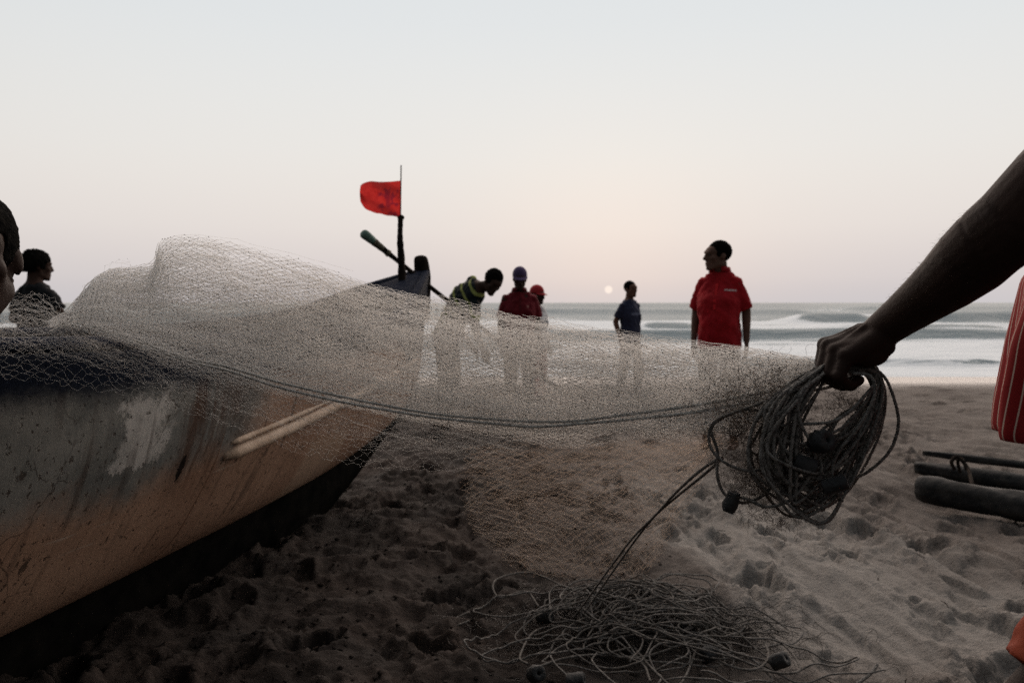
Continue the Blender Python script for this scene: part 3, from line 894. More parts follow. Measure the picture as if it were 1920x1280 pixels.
def skin_mat(name, c):
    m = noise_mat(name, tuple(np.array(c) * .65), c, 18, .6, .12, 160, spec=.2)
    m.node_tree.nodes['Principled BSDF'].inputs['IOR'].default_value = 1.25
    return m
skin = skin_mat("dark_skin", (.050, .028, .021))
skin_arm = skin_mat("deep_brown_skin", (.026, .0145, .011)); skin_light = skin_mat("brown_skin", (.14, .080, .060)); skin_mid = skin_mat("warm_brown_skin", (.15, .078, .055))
hairm = noise_mat("black_hair", (.004, .004, .004), (.010, .009, .008), 60, .8, .8, 180, spec=.05)
eye_m = noise_mat("eye", (.02, .015, .012), (.03, .02, .018), 30, .2)
def cloth(name, c, var=.75, rough=.85, trans=.0):
    m = noise_mat(name, tuple(np.array(c) * var), c, 9, rough, .35, 90, spec=.15, bdist=.004)
    return m
def hair_cap(name, hc, rot, T, parent, sc=1.0, puff=1.0, low=-.045, front=.058, seed=1, m=None):
    bm = bmesh.new()
    bmesh.ops.create_icosphere(bm, subdivisions=5, radius=1)
    me = bpy.data.meshes.new(name); bm.to_mesh(me); bm.free()
    c = coords(me).astype(float)
    h = .045 * fbm(c[:, 0] * 5 + c[:, 2] * 3, c[:, 1] * 5 - c[:, 2] * 4, seed, 3) * puff + .03 * fbm(c[:, 0] * 14 + c[:, 2] * 9, c[:, 1] * 14, seed + 5, 2) * puff
    r_ = np.array([.080 + .010 * (puff - 1), .099 + .012 * (puff - 1), .089 + .014 * (puff - 1)])
    q = c * (1 + h)[:, None] * r_ + np.array([0, .020, .038])
    # hairline: pull the face and neck regions inside the skull
    facez = front + .9 * np.abs(q[:, 0]) ** 1.2 * -.6
    side_burn = (np.abs(q[:, 0]) > .055) & (q[:, 1] < .0) & (q[:, 1] > -.045)
    inside = ((q[:, 1] < -.045) & (q[:, 2] < facez)) | ((q[:, 2] < low)) | ((q[:, 1] < .03) & (q[:, 2] < .005) & ~side_burn) | (side_burn & (q[:, 2] < -.02))
    ctr = np.array([0, .015, .03])
    q[inside] = ctr + (q[inside] - ctr) * .72
    wq = np.asarray(hc) + (np.array(rot.to_matrix() if hasattr(rot, 'to_matrix') else rot) @ (q * sc).T).T
    me.vertices.foreach_set('co', wq.astype(np.float32).ravel()); me.update()
    me.polygons.foreach_set('use_smooth', np.ones(len(me.polygons), bool))
    return put(me, name, m or hairm, parent)

def person(loc, rz, label, J, shirt, shirt_m, legs_m, leg_len='long', build=1.0, belly=0.0, hem=-.10, sleeve=.62, group=None,
           head_rot=(0, 0, 0), hair=True, puff=1.0, collar=False, voxel=.0125, fit=.018, seed=1, head_sc=1.0, stripes=None, wr=.015, skin_m=None):
    root = empty("person", loc, rz)
    tag(root, label, "person", group)
    pel, che, nec, hd = [np.asarray(J[k_], float) for k_ in ('pelvis', 'chest', 'neck', 'head')]
    latp = n_(J.get('latp', (1, 0, 0))); latc = n_(J.get('latc', (1, 0, 0)))
    up1 = n_(che - pel); up2 = n_(nec - che)
    fp_ = n_(np.cross(latp, up1)); fc = n_(np.cross(latc, up2))
    mid = (pel + che) / 2; latm = n_(latp + latc); fm = n_(np.cross(latm, up1))
    sh = {s_: nec - up2 * .098 + latc * s_ * .148 * build for s_ in (1, -1)}
    for s_, k_ in ((1, 'shL'), (-1, 'shR')):
        if k_ in J: sh[s_] = np.asarray(J[k_], float)
    el = {1: np.asarray(J['elL'], float), -1: np.asarray(J['elR'], float)}
    wr_ = {1: np.asarray(J['wrL'], float), -1: np.asarray(J['wrR'], float)}
    hip = {s_: pel + latp * s_ * .085 * build - up1 * .03 for s_ in (1, -1)}
    kn = {1: np.asarray(J['knL'], float), -1: np.asarray(J['knR'], float)}
    an = {1: np.asarray(J['anL'], float), -1: np.asarray(J['anR'], float)}
    b = build
    rings = [(pel - up1 * .10, latp, fp_, .12 * b, .09 * b, .10 * b), (pel, latp, fp_, .158 * b, .105 * b, .115 * b),
             (mid, latm, fm, .142 * b, .10 * b + belly, .092 * b), (che, latc, fc, .160 * b, .112 * b + belly * .35, .108 * b),
             (che + up2 * .10, latc, fc, .163 * b, .095 * b, .10 * b), (nec - up2 * .025, latc, fc, .11 * b, .07 * b, .08 * b), (nec + up2 * .01, latc, fc, .06, .055, .06)]
    bm = bmesh.new()
    loft(bm, rings)
    rot = Euler(head_rot, 'XYZ').to_matrix()
    T = head_shapes(bm, hd, rot, head_sc, nec - up2 * .02)
    for s_ in (1, -1):
        cap(bm, sh[s_], .052 * b, (sh[s_] + el[s_]) / 2, .046 * b); cap(bm, (sh[s_] + el[s_]) / 2, .046 * b, el[s_], .038)
        cap(bm, el[s_], .038, el[s_] * .7 + wr_[s_] * .3, .041 * min(b, 1.1)); cap(bm, el[s_] * .7 + wr_[s_] * .3, .041 * min(b, 1.1), wr_[s_], .026)
        fd_ = n_(wr_[s_] - el[s_])
        pn = n_(-latc * s_ - fd_ * np.dot(-latc * s_, fd_))
        hand_shapes(bm, wr_[s_], fd_, np.cross(pn, fd_) * (1 if s_ > 0 else -1), pn, .35, 1.0)
        cap(bm, hip[s_], .082 * b, (hip[s_] + kn[s_]) / 2, .070 * b); cap(bm, (hip[s_] + kn[s_]) / 2, .070 * b, kn[s_], .052)
        cap(bm, kn[s_], .052, kn[s_] * .68 + an[s_] * .32, .055); cap(bm, kn[s_] * .68 + an[s_] * .32, .055, an[s_], .034)
        ft = n_(np.array([fp_[0], fp_[1], 0])) 
        heel = an[s_] + np.array([0, 0, -.045]) - ft * .03; toe = an[s_] + np.array([0, 0, -.055]) + ft * .15
        cap(bm, heel, .034, toe, .024); cap(bm, an[s_], .036, heel + ft * .05, .034)
    put(fuse(bm, voxel, 3), "body", skin_m or skin, root)
    # shirt
    f_ = fit
    bm = bmesh.new()
    hemc = pel + up1 * hem
    r2 = [(hemc, latp, fp_, .166 * b + f_ * 1.2, .110 * b + f_ * 1.3 + belly * .55, .122 * b + f_), (pel + up1 * .04, latp, fp_, .162 * b + f_, .106 * b + f_ + belly * .8, .112 * b + f_),
          (mid, latm, fm, .150 * b + f_, .104 * b + f_ + belly, .098 * b + f_), (che, latc, fc, .166 * b + f_, .115 * b + f_ + belly * .4, .112 * b + f_),
          (che + up2 * .09, latc, fc, .165 * b + f_ * .6, .098 * b + f_ * .7, .105 * b + f_ * .7), (nec - up2 * .03, latc, fc, .115 * b + .008, .075 * b + .006, .086 * b + .008), (nec - up2 * .002, latc, fc, .066, .062, .066)]
    loft(bm, r2, 28)
    for s_ in (1, -1):
        e_ = sh[s_] + (el[s_] - sh[s_]) * sleeve
        ell(bm, sh[s_], (.054 * b,) * 3)
        cap(bm, sh[s_], .054 * b, (sh[s_] + e_) / 2, .055 * b + f_ * .35, ends=False); cap(bm, (sh[s_] + e_) / 2, .055 * b + f_ * .35, e_, .054 * b + f_ * .55, ends=False)
    me = fuse(bm, voxel * .9, 3)
    wrinkle(me, wr, .085, seed)
    if stripes is not None:
        c = coords(me).astype(float)
        attr(me, 'stripe', (c - pel) @ n_(nec - pel))
    put(me, shirt, shirt_m, root)
    if collar:
        a_ = Acc(); th = np.linspace(.35, 2 * np.pi - .35, 24) + np.pi / 2
        rr = []
        for q in th:
            base = nec + latc * math.cos(q) * .074 + fc * math.sin(q) * .074
            rr.append((base + up2 * .030, base + latc * math.cos(q) * .012 + fc * math.sin(q) * .014 - up2 * .012 - fc * .0))
        Vc = np.array([p_ for r_ in rr for p_ in r_]); k_ = np.arange(len(rr) - 1) * 2
        a_.add(Vc, np.stack([k_, k_ + 1, k_ + 3, k_ + 2], 1))
        o = a_.build("collar", shirt_m, None); o.parent = root
        o.modifiers.new("t", 'SOLIDIFY').thickness = .008
    # trousers, shorts or wrapped cloth
    bm = bmesh.new()
    loft(bm, [(pel - up1 * .11, latp, fp_, .15 * b, .10 * b, .12 * b), (pel, latp, fp_, .165 * b, .113 * b, .124 * b), (pel + up1 * .08, latp, fp_, .158 * b, .108 * b + belly * .4, .112 * b)])
    for s_ in (1, -1):
        end = an[s_] * .92 + kn[s_] * .08 if leg_len == 'long' else kn[s_] * .85 + hip[s_] * .15
        r_end = .062 if leg_len == 'long' else .088
        ell(bm, hip[s_], (.098 * b,) * 3)
        if leg_len == 'long':
            cap(bm, hip[s_], .097 * b, kn[s_], .076 * b); cap(bm, kn[s_], .076 * b, end, r_end, ends=False)
        else:
            cap(bm, hip[s_], .100 * b, end, r_end, ends=False)
    me = fuse(bm, voxel, 3); wrinkle(me, .008, .09, seed + 3)
    put(me, "trousers" if leg_len == 'long' else "shorts", legs_m, root)
    if hair:
        hair_cap("hair", hd, rot, T, root, head_sc, puff, seed=seed)
    for s_ in (-1, 1):
        bm = bmesh.new(); ell(bm, T((.031 * s_, -.089, .006)), tuple(np.array((.0125, .006, .006)) * head_sc), rot, 2)
        me = bpy.data.meshes.new("eye"); bm.to_mesh(me); bm.free(); put(me, "eye", eye_m, root)
    return root, dict(T=T, rot=rot, sh=sh, fc=fc, latc=latc, up2=up2, che=che, nec=nec, hd=hd)

def stand(h=1.70, arm=.5, lean=0.0, spread=.12, step=0.0):
    k_ = h / 1.70
    return {a_: tuple(np.array(v) * k_) for a_, v in dict(pelvis=(0, 0, .92), chest=(0, -.01 - lean * .3, 1.20), neck=(0, .015 - lean * .5, 1.445), head=(0, -.015 - lean * .6, 1.585),
        elL=(.212, .03, 1.11), elR=(-.212, .03, 1.11), wrL=(.222, -.05, .87), wrR=(-.222, -.05, .87), knL=(.10, -.03 - step, .50), knR=(-.10, -.03 + step, .50),
        anL=(.11, .03 - step * 1.6, .085), anR=(-.11, .03 + step * 1.6, .085)).items()}

navy_t = cloth("navy_tshirt", (.030, .034, .065)); red_p = cloth("red_polo_cloth", (.36, .010, .016), .7); maroon = cloth("maroon_polo_cloth", (.135, .010, .016))
black_t = cloth("black_tshirt", (.008, .009, .011)); darkpant = cloth("dark_trouser_cloth", (.016, .017, .020)); khaki = cloth("brown_trouser_cloth", (.055, .045, .038))
white_c = cloth("white_shirt_cloth", (.62, .62, .63)); purple = cloth("purple_cap_cloth", (.075, .050, .115)); redcap = cloth("red_cap_cloth", (.38, .03, .035)); denim = cloth("denim", (.03, .04, .06))

def gz_at(x_, y_): return float(ground_z(np.array([x_]), np.array([y_]))[0])

# --- heavy man in the red polo shirt, looking along the shore
X0 = (1349 - 960) / FPX * 6.6
J = stand(1.73); J['head'] = (-.01, -.02, 1.60); J['neck'] = (0, .02, 1.475)
J['elL'] = (.205, .06, 1.15); J['wrL'] = (.215, .02, .90); J['elR'] = (-.205, .05, 1.15); J['wrR'] = (-.21, -.02, .90)
r_red, I = person((X0, 6.6, gz_at(X0, 6.6)), R(-28), "heavy-set man in a bright red polo shirt standing and looking left along the shore", J, "polo_shirt", red_p, darkpant, build=.93, belly=.060, skin_m=skin_light, hem=-.10, sleeve=.95, collar=True, head_rot=(0, 0, R(-48)), head_sc=1.04, fit=.022, seed=3, voxel=.010, wr=.013)
def chest_mark(root, I, lx, dz, w_, h_, m, name, belly=.0, depth=.16):
    """small print sewn on the chest, following the cloth by ray cast"""
    shirt = [o for o in root.children if 'shirt' in o.name][0]
    bpy.context.view_layer.update()
    a_ = Acc(); nu_, nv_ = 14, 4; V_ = []
    for vv in np.linspace(-.5, .5, nv_):
        for uu in np.linspace(-.5, .5, nu_):
            o_ = np.asarray(I['che']) + I['latc'] * (lx + uu * w_) + I['up2'] * (dz + vv * h_) + I['fc'] * .5
            ok, hit, nn, _ = shirt.ray_cast(Vector(o_), Vector(-I['fc']))
            V_.append(np.array(hit) + np.array(nn) * .0025 if ok else o_ - I['fc'] * .35)
    q = np.arange(nv_ - 1)[:, None] * nu_; kk = np.arange(nu_ - 1)[None]
    a_.add(np.array(V_), np.stack([q + kk, q + kk + 1, q + nu_ + kk + 1, q + nu_ + kk], -1).reshape(-1, 4))
    o = a_.build(name, m, None); o.parent = root; return o
pmark = noise_mat("pale_print", (.30, .12, .12), (.62, .48, .46), 90, .8, lo=.42, hi=.52)
chest_mark(r_red, I, .105, .085, .085, .014, pmark, "chest_print")
mk = chest_mark(r_red, I, .0, .03, .022, .22, cloth("red_placket", (.55, .02, .025)), "placket")

# --- man in the navy t-shirt further down by the water
X0 = (1181 - 960) / FPX * 11.5
J = stand(1.70, step=.05); J['elL'] = (.20, .10, 1.12); J['wrL'] = (.19, .03, .88); J['elR'] = (-.20, .10, 1.12); J['wrR'] = (-.19, .02, .88)
r_navy, I = person((X0, 11.5, gz_at(X0, 11.5)), R(42), "man in a navy t-shirt standing near the water's edge", J, "shirt", navy_t, darkpant, skin_m=skin_mid, build=.95, sleeve=.75, head_rot=(0, 0, R(-8)), seed=5)
chest_mark(r_navy, I, 0, .02, .20, .035, cloth("grey_print", (.12, .13, .19)), "chest_print")

# --- man in maroon polo and purple cap
X0 = (974 - 960) / FPX * 9.15
J = stand(1.69); J['head'] = (0, -.050, 1.57)
r_cap, I = person((X0, 9.15, gz_at(X0, 9.15)), R(4), "man in a maroon polo shirt and purple cap looking down", J, "polo_shirt", maroon, khaki, build=1.05, sleeve=.9, collar=True, head_rot=(R(14), 0, 0), hair=True, seed=7)
chest_mark(r_cap, I, .085, .05, .022, .030, cloth("emblem_thread", (.40, .16, .15)), "chest_emblem")
chest_mark(r_cap, I, .0, .08, .02, .15, cloth("maroon_placket", (.10, .012, .016)), "placket")
def cap_on(root, I, m, sc=1.0):
    T = I['T']; rot = I['rot']
    bm = bmesh.new(); bmesh.ops.create_icosphere(bm, subdivisions=4, radius=1)
    me = bpy.data.meshes.new("cap"); bm.to_mesh(me); bm.free(); c = coords(me).astype(float)
    q = c * np.array([.085, .106, .098]) + np.array([0, .014, .045]); lo_ = q[:, 2] < .028
    q[lo_, 2] = .028
    q[lo_, 0] *= .97
    wq = np.array([T(v) for v in q]); me.vertices.foreach_set('co', wq.astype(np.float32).ravel()); me.update()
    me.polygons.foreach_set('use_smooth', np.ones(len(me.polygons), bool))
    cp = put(me, "cap", m, root)
    a_ = Acc(); V_ = []
    for r_ in np.linspace(0, 1, 7):
        for q in np.linspace(-1.15, 1.15, 15):
            rad = 1 + .62 * r_ * max(0.0, math.cos(q)) ** .6
            V_.append(T((math.sin(q) * .084 * (1 + .04 * r_), .012 - math.cos(q) * .104 * rad, .036 - .020 * r_ * math.cos(q) - .012 * abs(math.sin(q)) * r_)))
    q = np.arange(6)[:, None] * 15; kk = np.arange(14)[None]
    a_.add(np.array(V_), np.stack([q + kk, q + kk + 1, q + 16 + kk, q + 15 + kk], -1).reshape(-1, 4))
    br = a_.build("brim", m, None); br.parent = cp; br.modifiers.new("t", 'SOLIDIFY').thickness = .006
cap_on(r_cap, I, purple)

# --- person half hidden behind him
X0 = (1006 - 960) / FPX * 10.6
J = stand(1.56)
r_hid, I = person((X0, 10.6, gz_at(X0, 10.6)), R(50), "person in a white shirt and red cap half hidden behind the man in maroon", J, "shirt", white_c, redcap, build=.92, sleeve=.6, head_rot=(R(6), 0, 0), seed=9)
cap_on(r_hid, I, redcap)

# --- man bending over in the striped shirt
strm, t, p = newmat("striped_cloth")
a1 = N(t, 'ShaderNodeAttribute', attribute_name='stripe')
fr_ = mth('FRACT', mth('MULTIPLY', a1.outputs['Fac'], 1 / .105))
band = mth('MULTIPLY', mrange(fr_, .06, .10), mrange(fr_, .34, .30))
t.links.new(mixc(band, (.006, .010, .012), (.24, .26, .075)), p.inputs['Base Color']); p.inputs['Roughness'].default_value = .85; p.inputs['Specular IOR Level'].default_value = .15
yb = 8.0; gx0 = -.62; g0 = gz_at(gx0, yb)
def L(px, py, dy=0): # pixel on his depth plane -> local coordinates
    w_ = W(px, py, yb + dy); return np.array([w_[0] - gx0, w_[1] - yb, w_[2] - g0])
J = dict(pelvis=L(838, 622, .22), chest=L(868, 566, .02), neck=L(899, 537, -.13), head=L(924, 529, -.19), latp=(.45, -.89, 0), latc=n_((.55, -.83, -.12)),
         elL=L(888, 610, -.30), wrL=L(905, 655, -.25), elR=L(850, 600, .18), wrR=L(885, 650, .0), knL=L(850, 705, -.1), knR=L(835, 708, .22), anL=L(840, 785, .0), anR=L(824, 788, .25))
J['latc'] = n_(J['latc'] - n_(J['neck'] - J['chest']) * np.dot(J['latc'], n_(J['neck'] - J['chest'])))
r_str, I = person((gx0, yb, g0), 0, "man in a black shirt with yellow-green stripes bending forward", J, "shirt", strm, darkpant, build=1.02, sleeve=.85, head_rot=(R(34), R(16), R(40)), puff=1.6, stripes=True, seed=11)

# --- man in black at the far left
X0 = (67 - 960) / FPX * 6.6
J = stand(1.62); J['elR'] = (-.25, -.04, 1.10); J['wrR'] = (-.30, -.26, 1.04); J['elL'] = (.24, .02, 1.08); J['wrL'] = (.12, -.18, 1.0)
r_blk, I = person((X0, 6.6, gz_at(X0, 6.6)), R(158), "man in a black t-shirt with curly hair seen from behind at the far left", J, "shirt", black_t, denim, build=1.02, sleeve=.7, head_rot=(0, 0, R(-20)), puff=2.6, seed=13)

# --- face at the left edge, close to the camera: a man sitting in the boat
bx, by = -1.62, 1.52
def LB(v): return np.array(v) - np.array([bx, by, .55])
J = dict(pelvis=(0, 0, .14), chest=LB((-1.50, 1.49, .96)), neck=LB((-1.22, 1.43, 1.135)), head=LB(W(-62, 488, 1.40)), latp=(.7, -.71, 0), latc=(.75, -.66, 0),
         elL=LB((-1.50, 1.22, .80)), wrL=LB((-1.55, 1.45, .72)), elR=LB((-1.62, 1.72, .82)), wrR=LB((-1.58, 1.60, .72)),
         knL=LB((-1.52, 1.90, .68)), knR=LB((-1.66, 1.95, .68)), anL=LB((-1.60, 1.95, .36)), anR=LB((-1.70, 2.0, .36)))
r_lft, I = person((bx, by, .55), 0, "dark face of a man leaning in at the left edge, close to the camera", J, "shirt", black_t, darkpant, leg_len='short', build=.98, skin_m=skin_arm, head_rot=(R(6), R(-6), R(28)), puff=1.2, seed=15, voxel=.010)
# --- the man at the right edge whose arm holds the net
fx_, fy_ = .95, 1.15
r_fg = empty("person", (fx_, fy_, 0.0))
tag(r_fg, "man at the right edge whose outstretched bare arm grips the coiled rope", "person")
OFF = np.array([fx_, fy_, 0.0])
latf = np.array([0, -1.0, 0]); fwdf = np.array([-1.0, 0, 0]); upf = np.array([0, 0, 1.0])
def K(px, py, Y): return W(px, py, Y) - OFF
shN = np.array([.785, 1.00, 1.425]) - OFF
# arm and hand, finely built
bm = bmesh.new()
armpts = [(shN, .064), (K(1975, 345, 1.035), .056), (K(1905, 416, 1.06), .0535), (K(1858, 452, 1.085), .0510), (K(1822, 487, 1.11), .0500), (K(1780, 524, 1.145), .0440), (K(1733, 560, 1.185), .0370), (K(1690, 592, 1.225), .0315), (K(1650, 622, 1.26), .0275)]
for (a0, ra), (a1, rb) in zip(armpts[:-1], armpts[1:]): cap(bm, a0, ra, a1, rb, seg=20)
ell(bm, K(1822, 462, 1.10), (.036, .036, .034))                   # point of the elbow
ell(bm, K(1772, 520, 1.15), (.036, .036, .034))
wristc = K(1646, 630, 1.262)
ell(bm, K(1654, 650, 1.245), (.020, .018, .016))                  # heel of the hand
ell(bm, K(1640, 606, 1.27), (.014, .014, .012))
MC = [K(1586, 671, 1.238), K(1568, 661, 1.256), K(1555, 652, 1.276), K(1549, 649, 1.298)]
PIP = [K(1572, 706, 1.228), K(1553, 702, 1.246), K(1541, 694, 1.268), K(1538, 689, 1.292)]
DIP = [K(1594, 724, 1.238), K(1579, 723, 1.256), K(1568, 719, 1.276), K(1563, 712, 1.298)]
TIP = [K(1612, 712, 1.256), K(1602, 712, 1.272), K(1592, 709, 1.288), K(1585, 702, 1.304)]
rads = [(.0112, .0098, .0088, .0080), (.0118, .0104, .0094, .0086), (.0124, .0108, .0098, .0088), (.0122, .0106, .0096, .0088)]
for q in range(4):
    a_ = wristc + (MC[q] - wristc) * .18 + np.array([0, (q - 1.5) * .009, 0])
    cap(bm, a_, .020, MC[q], .0150)
    ell(bm, MC[q] + np.array([-.001, 0, .002]), (.0140,) * 3)
    cap(bm, MC[q], rads[q][0] + .0015, PIP[q], rads[q][1]); ell(bm, PIP[q], (rads[q][1] + .0012,) * 3)
    cap(bm, PIP[q], rads[q][1], DIP[q], rads[q][2]); cap(bm, DIP[q], rads[q][2], TIP[q], rads[q][3])
ell(bm, (MC[1] + wristc) / 2 + np.array([.004, -.002, -.008]), (.040, .030, .022))
ell(bm, (MC[0] + wristc) / 2 + np.array([.006, -.004, -.012]), (.034, .018, .020))
th = [wristc + np.array([-.015, .024, -.014]), K(1606, 690, 1.318), K(1574, 706, 1.312), K(1556, 712, 1.296)]
for q, (ra, rb) in enumerate(((.0185, .0145), (.0145, .0120), (.0120, .0100))): cap(bm, th[q], ra, th[q + 1], rb)
# tendons on the back of the hand
for q in (1, 2, 3):
    cap(bm, wristc + np.array([-.02, (q - 1.5) * .010, .018]), .0042, MC[q] + np.array([.004, 0, .010]), .0048)
arm_me = fuse(bm, .0030, 3)
# rest of the body
pel = np.array([.05, 0, .93]); che = np.array([.05, 0, 1.22]); nec = np.array([.07, .01, 1.47]); hd = np.array([.09, .03, 1.62])
shF = np.array([.07, .18, 1.42]); elF = np.array([.16, .25, 1.14]); wrF = np.array([.10, .27, .90])
knN = np.array([.63, 1.10, .50]) - OFF; anN = np.array([.80, 1.08, .085]) - OFF; knF = np.array([1.00, 1.26, .50]) - OFF; anF = np.array([1.10, 1.26, .085]) - OFF
hipN = pel + latf * .09 - upf * .03; hipF = pel - latf * .09 - upf * .03
bm = bmesh.new()
loft(bm, [(pel - upf * .1, latf, fwdf, .12, .09, .10), (pel, latf, fwdf, .158, .105, .115), ((pel + che) / 2, latf, fwdf, .142, .10, .09), (che, latf, fwdf, .16, .11, .108), (che + upf * .1, latf, fwdf, .16, .095, .1), (nec - upf * .03, latf, fwdf, .11, .07, .08), (nec, latf, fwdf, .06, .055, .06)])
rotf = Euler((0, 0, R(-90))).to_matrix()
Tf = head_shapes(bm, hd, rotf, 1.0, nec)
cap(bm, nec - upf * .05, .07, shN, .062)
cap(bm, shF, .052, elF, .04); cap(bm, elF, .04, wrF, .027)
hand_shapes(bm, wrF, wrF - elF, (0, .3, -1), (0, -1, 0), .4)
for hp, kk_, aa in ((hipN, knN, anN), (hipF, knF, anF)):
    cap(bm, hp, .085, kk_, .054); cap(bm, kk_, .054, kk_ * .68 + aa * .32, .055); cap(bm, kk_ * .68 + aa * .32, .055, aa, .034)
    cap(bm, aa + np.array([.03, 0, -.045]), .034, aa + np.array([-.15, 0, -.055]), .024); cap(bm, aa, .036, aa + np.array([-.02, 0, -.045]), .034)
body_me = fuse(bm, .011, 3)
def join_meshes(ms):
    Vs, Fs, n0 = [], [], 0
    for m_ in ms:
        c = coords(m_); Vs.append(c)
        lt = np.empty(len(m_.polygons), np.int32); m_.polygons.foreach_get('loop_total', lt)
        ls = np.empty(len(m_.polygons), np.int32); m_.polygons.foreach_get('loop_start', ls)
        vi = np.empty(len(m_.loops), np.int32); m_.loops.foreach_get('vertex_index', vi)
        for k_ in (3, 4):
            s_ = ls[lt == k_]
            if len(s_): Fs.append(vi[s_[:, None] + np.arange(k_)[None]] + n0)
        n0 += len(c)
    return np.vstack(Vs), Fs
Vb, Fb = join_meshes([arm_me, body_me])
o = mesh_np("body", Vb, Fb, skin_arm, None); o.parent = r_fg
hair_cap("hair", hd, rotf, Tf, r_fg, 1.0, 1.2, seed=17)
# fine hairs along the forearm
a = Acc(); c = coords(arm_me).astype(float); nn = np.empty(len(arm_me.vertices) * 3, np.float32); arm_me.vertices.foreach_get('normal', nn); nn = nn.reshape(-1, 3)
pick = np.where((c[:, 0] > K(1650, 0, 1.25)[0]) & (c[:, 0] < K(1800, 0, 1.12)[0]))[0]
pick = rng.choice(pick, 420)
tip = c[pick] + nn[pick] * rng.uniform(.0005, .0030, (420, 1)) + np.array([-.007, 0, -.004]) * rng.uniform(.3, 1, (420, 1)) + rng.normal(0, .0015, (420, 3))
threads(a, c[pick], tip, .00009)
o = a.build("arm_hair", hairm, None); o.parent = r_fg; o['kind'] = 'stuff'
# loose striped shirt
shm, t, p = newmat("red_striped_shirt_cloth")
a1 = N(t, 'ShaderNodeAttribute', attribute_name='ang')
cell = mth('FRACT', mth('MULTIPLY', a1.outputs['Fac'], 1 / .056))
thin = mrange(mth('ABSOLUTE', mth('SUBTRACT', cell, .5)), .085, .045)
wide = mth('FRACT', mth('MULTIPLY', a1.outputs['Fac'], 1 / .31))
widem = mth('MULTIPLY', mrange(wide, .66, .69), mrange(wide, .93, .90))
base = mixc(mth('MULTIPLY', widem, .0), (.20, .012, .013), (.46, .36, .28))
stc = mixc(mth('MULTIPLY', widem, .0), (.46, .36, .30), (.30, .02, .02))
t.links.new(mixc(thin, base, stc), p.inputs['Base Color']); p.inputs['Roughness'].default_value = .85; p.inputs['Specular IOR Level'].default_value = .1
bm = bmesh.new()
loft(bm, [(np.array([.03, .0, .972]), latf, fwdf, .215, .272, .17), (np.array([.03, 0, 1.02]), latf, fwdf, .21, .270, .165), (np.array([.04, 0, 1.12]), latf, fwdf, .195, .272, .15), (che, latf, fwdf, .185, .262, .14), (che + upf * .1, latf, fwdf, .18, .13, .12), (nec - upf * .03, latf, fwdf, .12, .085, .09), (nec + upf * .0, latf, fwdf, .068, .062, .066)], 36)
cap(bm, shF, .065, shF * .4 + elF * .6, .07, ends=False); ell(bm, shF, (.068,) * 3)
cap(bm, nec - upf * .06, .075, shN + np.array([.06, .03, .0]), .072)
me = fuse(bm, .009, 3)
c = coords(me).astype(float); ang = np.arctan2(c[:, 1], -(c[:, 0] - .03))
fold = .014 * np.sin(ang * 15 + 2.2 * fbm(ang * 2, c[:, 2] * 3, 5, 2)) * sstep(1.30, 1.0, c[:, 2])
c[:, 0] += -np.cos(ang) * fold; c[:, 1] += np.sin(ang) * fold
me.vertices.foreach_set('co', c.astype(np.float32).ravel()); me.update()
c[:, 0] += .034
me.vertices.foreach_set('co', c.astype(np.float32).ravel()); me.update()
attr(me, 'ang', ang + .35 * (c[:, 2] - 1.0))
o = put(me, "striped_shirt", shm, r_fg); o['label'] = "loose red shirt with thin cream stripes"
bm = bmesh.new()
loft(bm, [(pel - upf * .11, latf, fwdf, .15, .10, .12), (pel, latf, fwdf, .168, .115, .124), (pel + upf * .07, latf, fwdf, .155, .105, .112)])
for hp, kk_ in ((hipN, knN), (hipF, knF)):
    ell(bm, hp, (.1,) * 3); cap(bm, hp, .102, hp * .45 + kk_ * .55, .104, ends=False); cap(bm, hp * .45 + kk_ * .55, .104, hp * .33 + kk_ * .67, .092, ends=False)
me = fuse(bm, .009, 3); wrinkle(me, .012, .08, 41)
put(me, "shorts", cloth("orange_shorts_cloth", (.22, .032, .010)), r_fg)['label'] = "orange shorts"

# ================================================================== fishing net
net = empty("fishing_net", (.2, 1.6, .45))
tag(net, "translucent fishing net stretched from the boat to the hand, with rope and dark floats", "fishing net")
def fibre(name, c, trl=.5, rough=.5):
    m, t, p = newmat(name)
    p.inputs['Base Color'].default_value = (*c, 1); p.inputs['Roughness'].default_value = rough
    tr = N(t, 'ShaderNodeBsdfTranslucent'); tr.inputs[0].default_value = (*c, 1)
    mx = N(t, 'ShaderNodeMixShader'); mx.inputs[0].default_value = trl
    t.links.new(p.outputs[0], mx.inputs[1]); t.links.new(tr.outputs[0], mx.inputs[2]); t.links.new(mx.outputs[0], t.nodes['Material Output'].inputs[0])
    return m
nylon = fibre("nylon_thread", (.95, .935, .915), .7)
tannet = fibre("tan_thread", (.80, .71, .63), .6)
knotm = fibre("net_knot", (.085, .062, .048), .1)
brownt = fibre("brown_thread", (.16, .115, .085), .3)
ropem = noise_mat("rope_fibre", (.17, .16, .148), (.55, .52, .48), 220, .8, .3, 500, spec=.2)
darkrope = noise_mat("dark_rope_fibre", (.045, .041, .038), (.21, .195, .18), 160, .8, .3, 500, spec=.2)
floatm = noise_mat("float_rubber", (.010, .011, .012), (.028, .028, .028), 25, .7, .5, 90)

